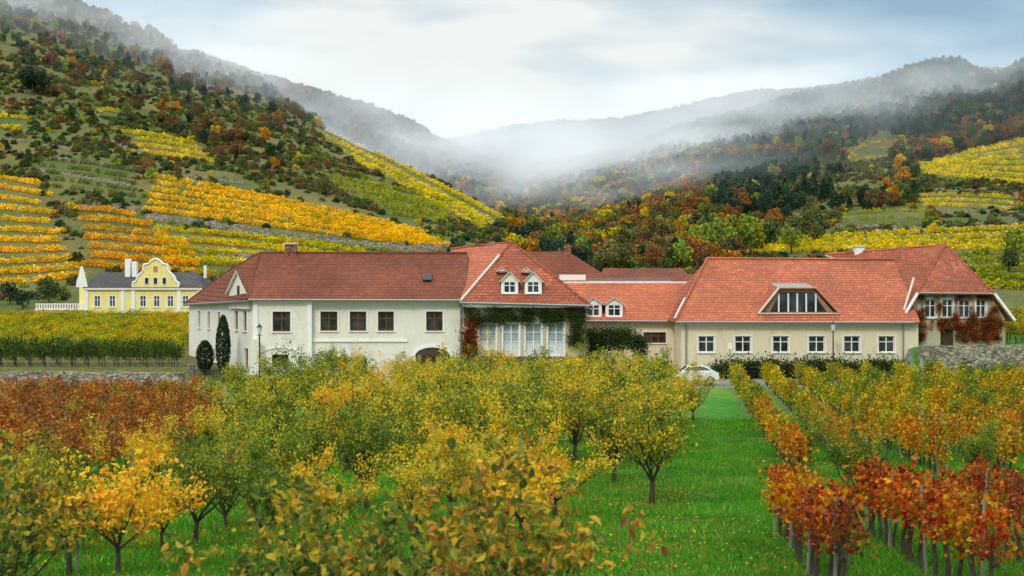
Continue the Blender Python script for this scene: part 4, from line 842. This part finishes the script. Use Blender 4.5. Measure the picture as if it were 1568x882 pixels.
# ------------------------------------------------------------------ world
w=bpy.data.worlds.new('World'); scene.world=w; w.use_nodes=True; nt=w.node_tree; nt.nodes.clear(); l=nt.links
o=N(nt,'ShaderNodeOutputWorld'); bg=N(nt,'ShaderNodeBackground'); bg.inputs['Strength'].default_value=.1; l.new(bg.outputs[0],o.inputs[0])
sk=N(nt,'ShaderNodeTexSky',sky_type='NISHITA'); sk.sun_disc=False; sk.sun_elevation=math.radians(42); sk.sun_rotation=math.radians(205)
tc=N(nt,'ShaderNodeTexCoord'); mp=N(nt,'ShaderNodeMapping'); mp.inputs['Scale'].default_value=(4.5,4.5,17); mp.inputs['Location'].default_value=(.6,0,.3); l.new(tc.outputs['Generated'],mp.inputs[0])
no=N(nt,'ShaderNodeTexNoise'); no.inputs['Scale'].default_value=1; no.inputs['Detail'].default_value=4; no.inputs['Roughness'].default_value=.45; l.new(mp.outputs[0],no.inputs['Vector'])
vd=N(nt,'ShaderNodeVectorMath',operation='DISTANCE'); m3=N(nt,'ShaderNodeMapping'); m3.inputs['Scale'].default_value=(1,1,2.2); l.new(tc.outputs['Generated'],m3.inputs[0]); l.new(m3.outputs[0],vd.inputs[0]); vd.inputs[1].default_value=(-.03,.98,.38)
mr=N(nt,'ShaderNodeMapRange'); mr.inputs['From Min'].default_value=.36; mr.inputs['From Max'].default_value=.02; mr.inputs['To Min'].default_value=-.40; mr.inputs['To Max'].default_value=.13; l.new(vd.outputs['Value'],mr.inputs[0])
nm=N(nt,'ShaderNodeMath',operation='MULTIPLY_ADD'); nm.inputs[1].default_value=2.0; nm.inputs[2].default_value=-.52; l.new(no.outputs['Fac'],nm.inputs[0])
ad=N(nt,'ShaderNodeMath',operation='ADD'); l.new(nm.outputs[0],ad.inputs[0]); l.new(mr.outputs[0],ad.inputs[1])
cr_=ramp(nt,[(.05,(1.9,3.6,5.3)),(.26,(3.4,5.0,6.2)),(.46,(5.6,6.7,7.4)),(.68,(9.4,9.4,8.9))]); l.new(ad.outputs[0],cr_.inputs[0])
# an overcast sky is brighter towards the zenith
sx_=N(nt,'ShaderNodeSeparateXYZ'); l.new(tc.outputs['Generated'],sx_.inputs[0]); zr=N(nt,'ShaderNodeMapRange'); zr.inputs['From Min'].default_value=.22; zr.inputs['From Max'].default_value=.7; zr.inputs['To Min'].default_value=1; zr.inputs['To Max'].default_value=4.6; l.new(sx_.outputs['Z'],zr.inputs[0])
zc=ramp(nt,[(0,(1,1,1)),(.23,(1,1,1)),(.45,(1.6,1.12,.85))]); l.new(sx_.outputs['Z'],zc.inputs[0])
sc1=N(nt,'ShaderNodeVectorMath',operation='SCALE'); l.new(cr_.outputs[0],sc1.inputs[0]); l.new(zr.outputs[0],sc1.inputs['Scale']); sc2=N(nt,'ShaderNodeVectorMath',operation='MULTIPLY'); l.new(sc1.outputs[0],sc2.inputs[0]); l.new(zc.outputs[0],sc2.inputs[1])
mx=N(nt,'ShaderNodeMix',data_type='RGBA'); mx.inputs['Factor'].default_value=.92; l.new(sk.outputs[0],mx.inputs['A']); l.new(sc2.outputs[0],mx.inputs['B']); l.new(mx.outputs['Result'],bg.inputs['Color'])
sd=bpy.data.lights.new('sun','SUN'); sd.energy=1.5; sd.angle=math.radians(10); sd.color=(1,.91,.78); so=bpy.data.objects.new('sun',sd); scene.collection.objects.link(so)
az=math.radians(205); el=math.radians(42); dv=Vector((math.sin(az)*math.cos(el),math.cos(az)*math.cos(el),math.sin(el))); so.rotation_euler=dv.to_track_quat('Z','Y').to_euler()
scene.view_settings.view_transform='Standard'
cd=bpy.data.cameras.new('camera'); cd.lens=50; cd.sensor_width=36; cd.clip_end=9000; cd.clip_start=.2; cd.dof.use_dof=True; cd.dof.focus_distance=90; cd.dof.aperture_fstop=2.8
co=bpy.data.objects.new('camera',cd); scene.collection.objects.link(co); co.location=(0,0,8); co.rotation_euler=(math.pi/2,0,0); scene.camera=co
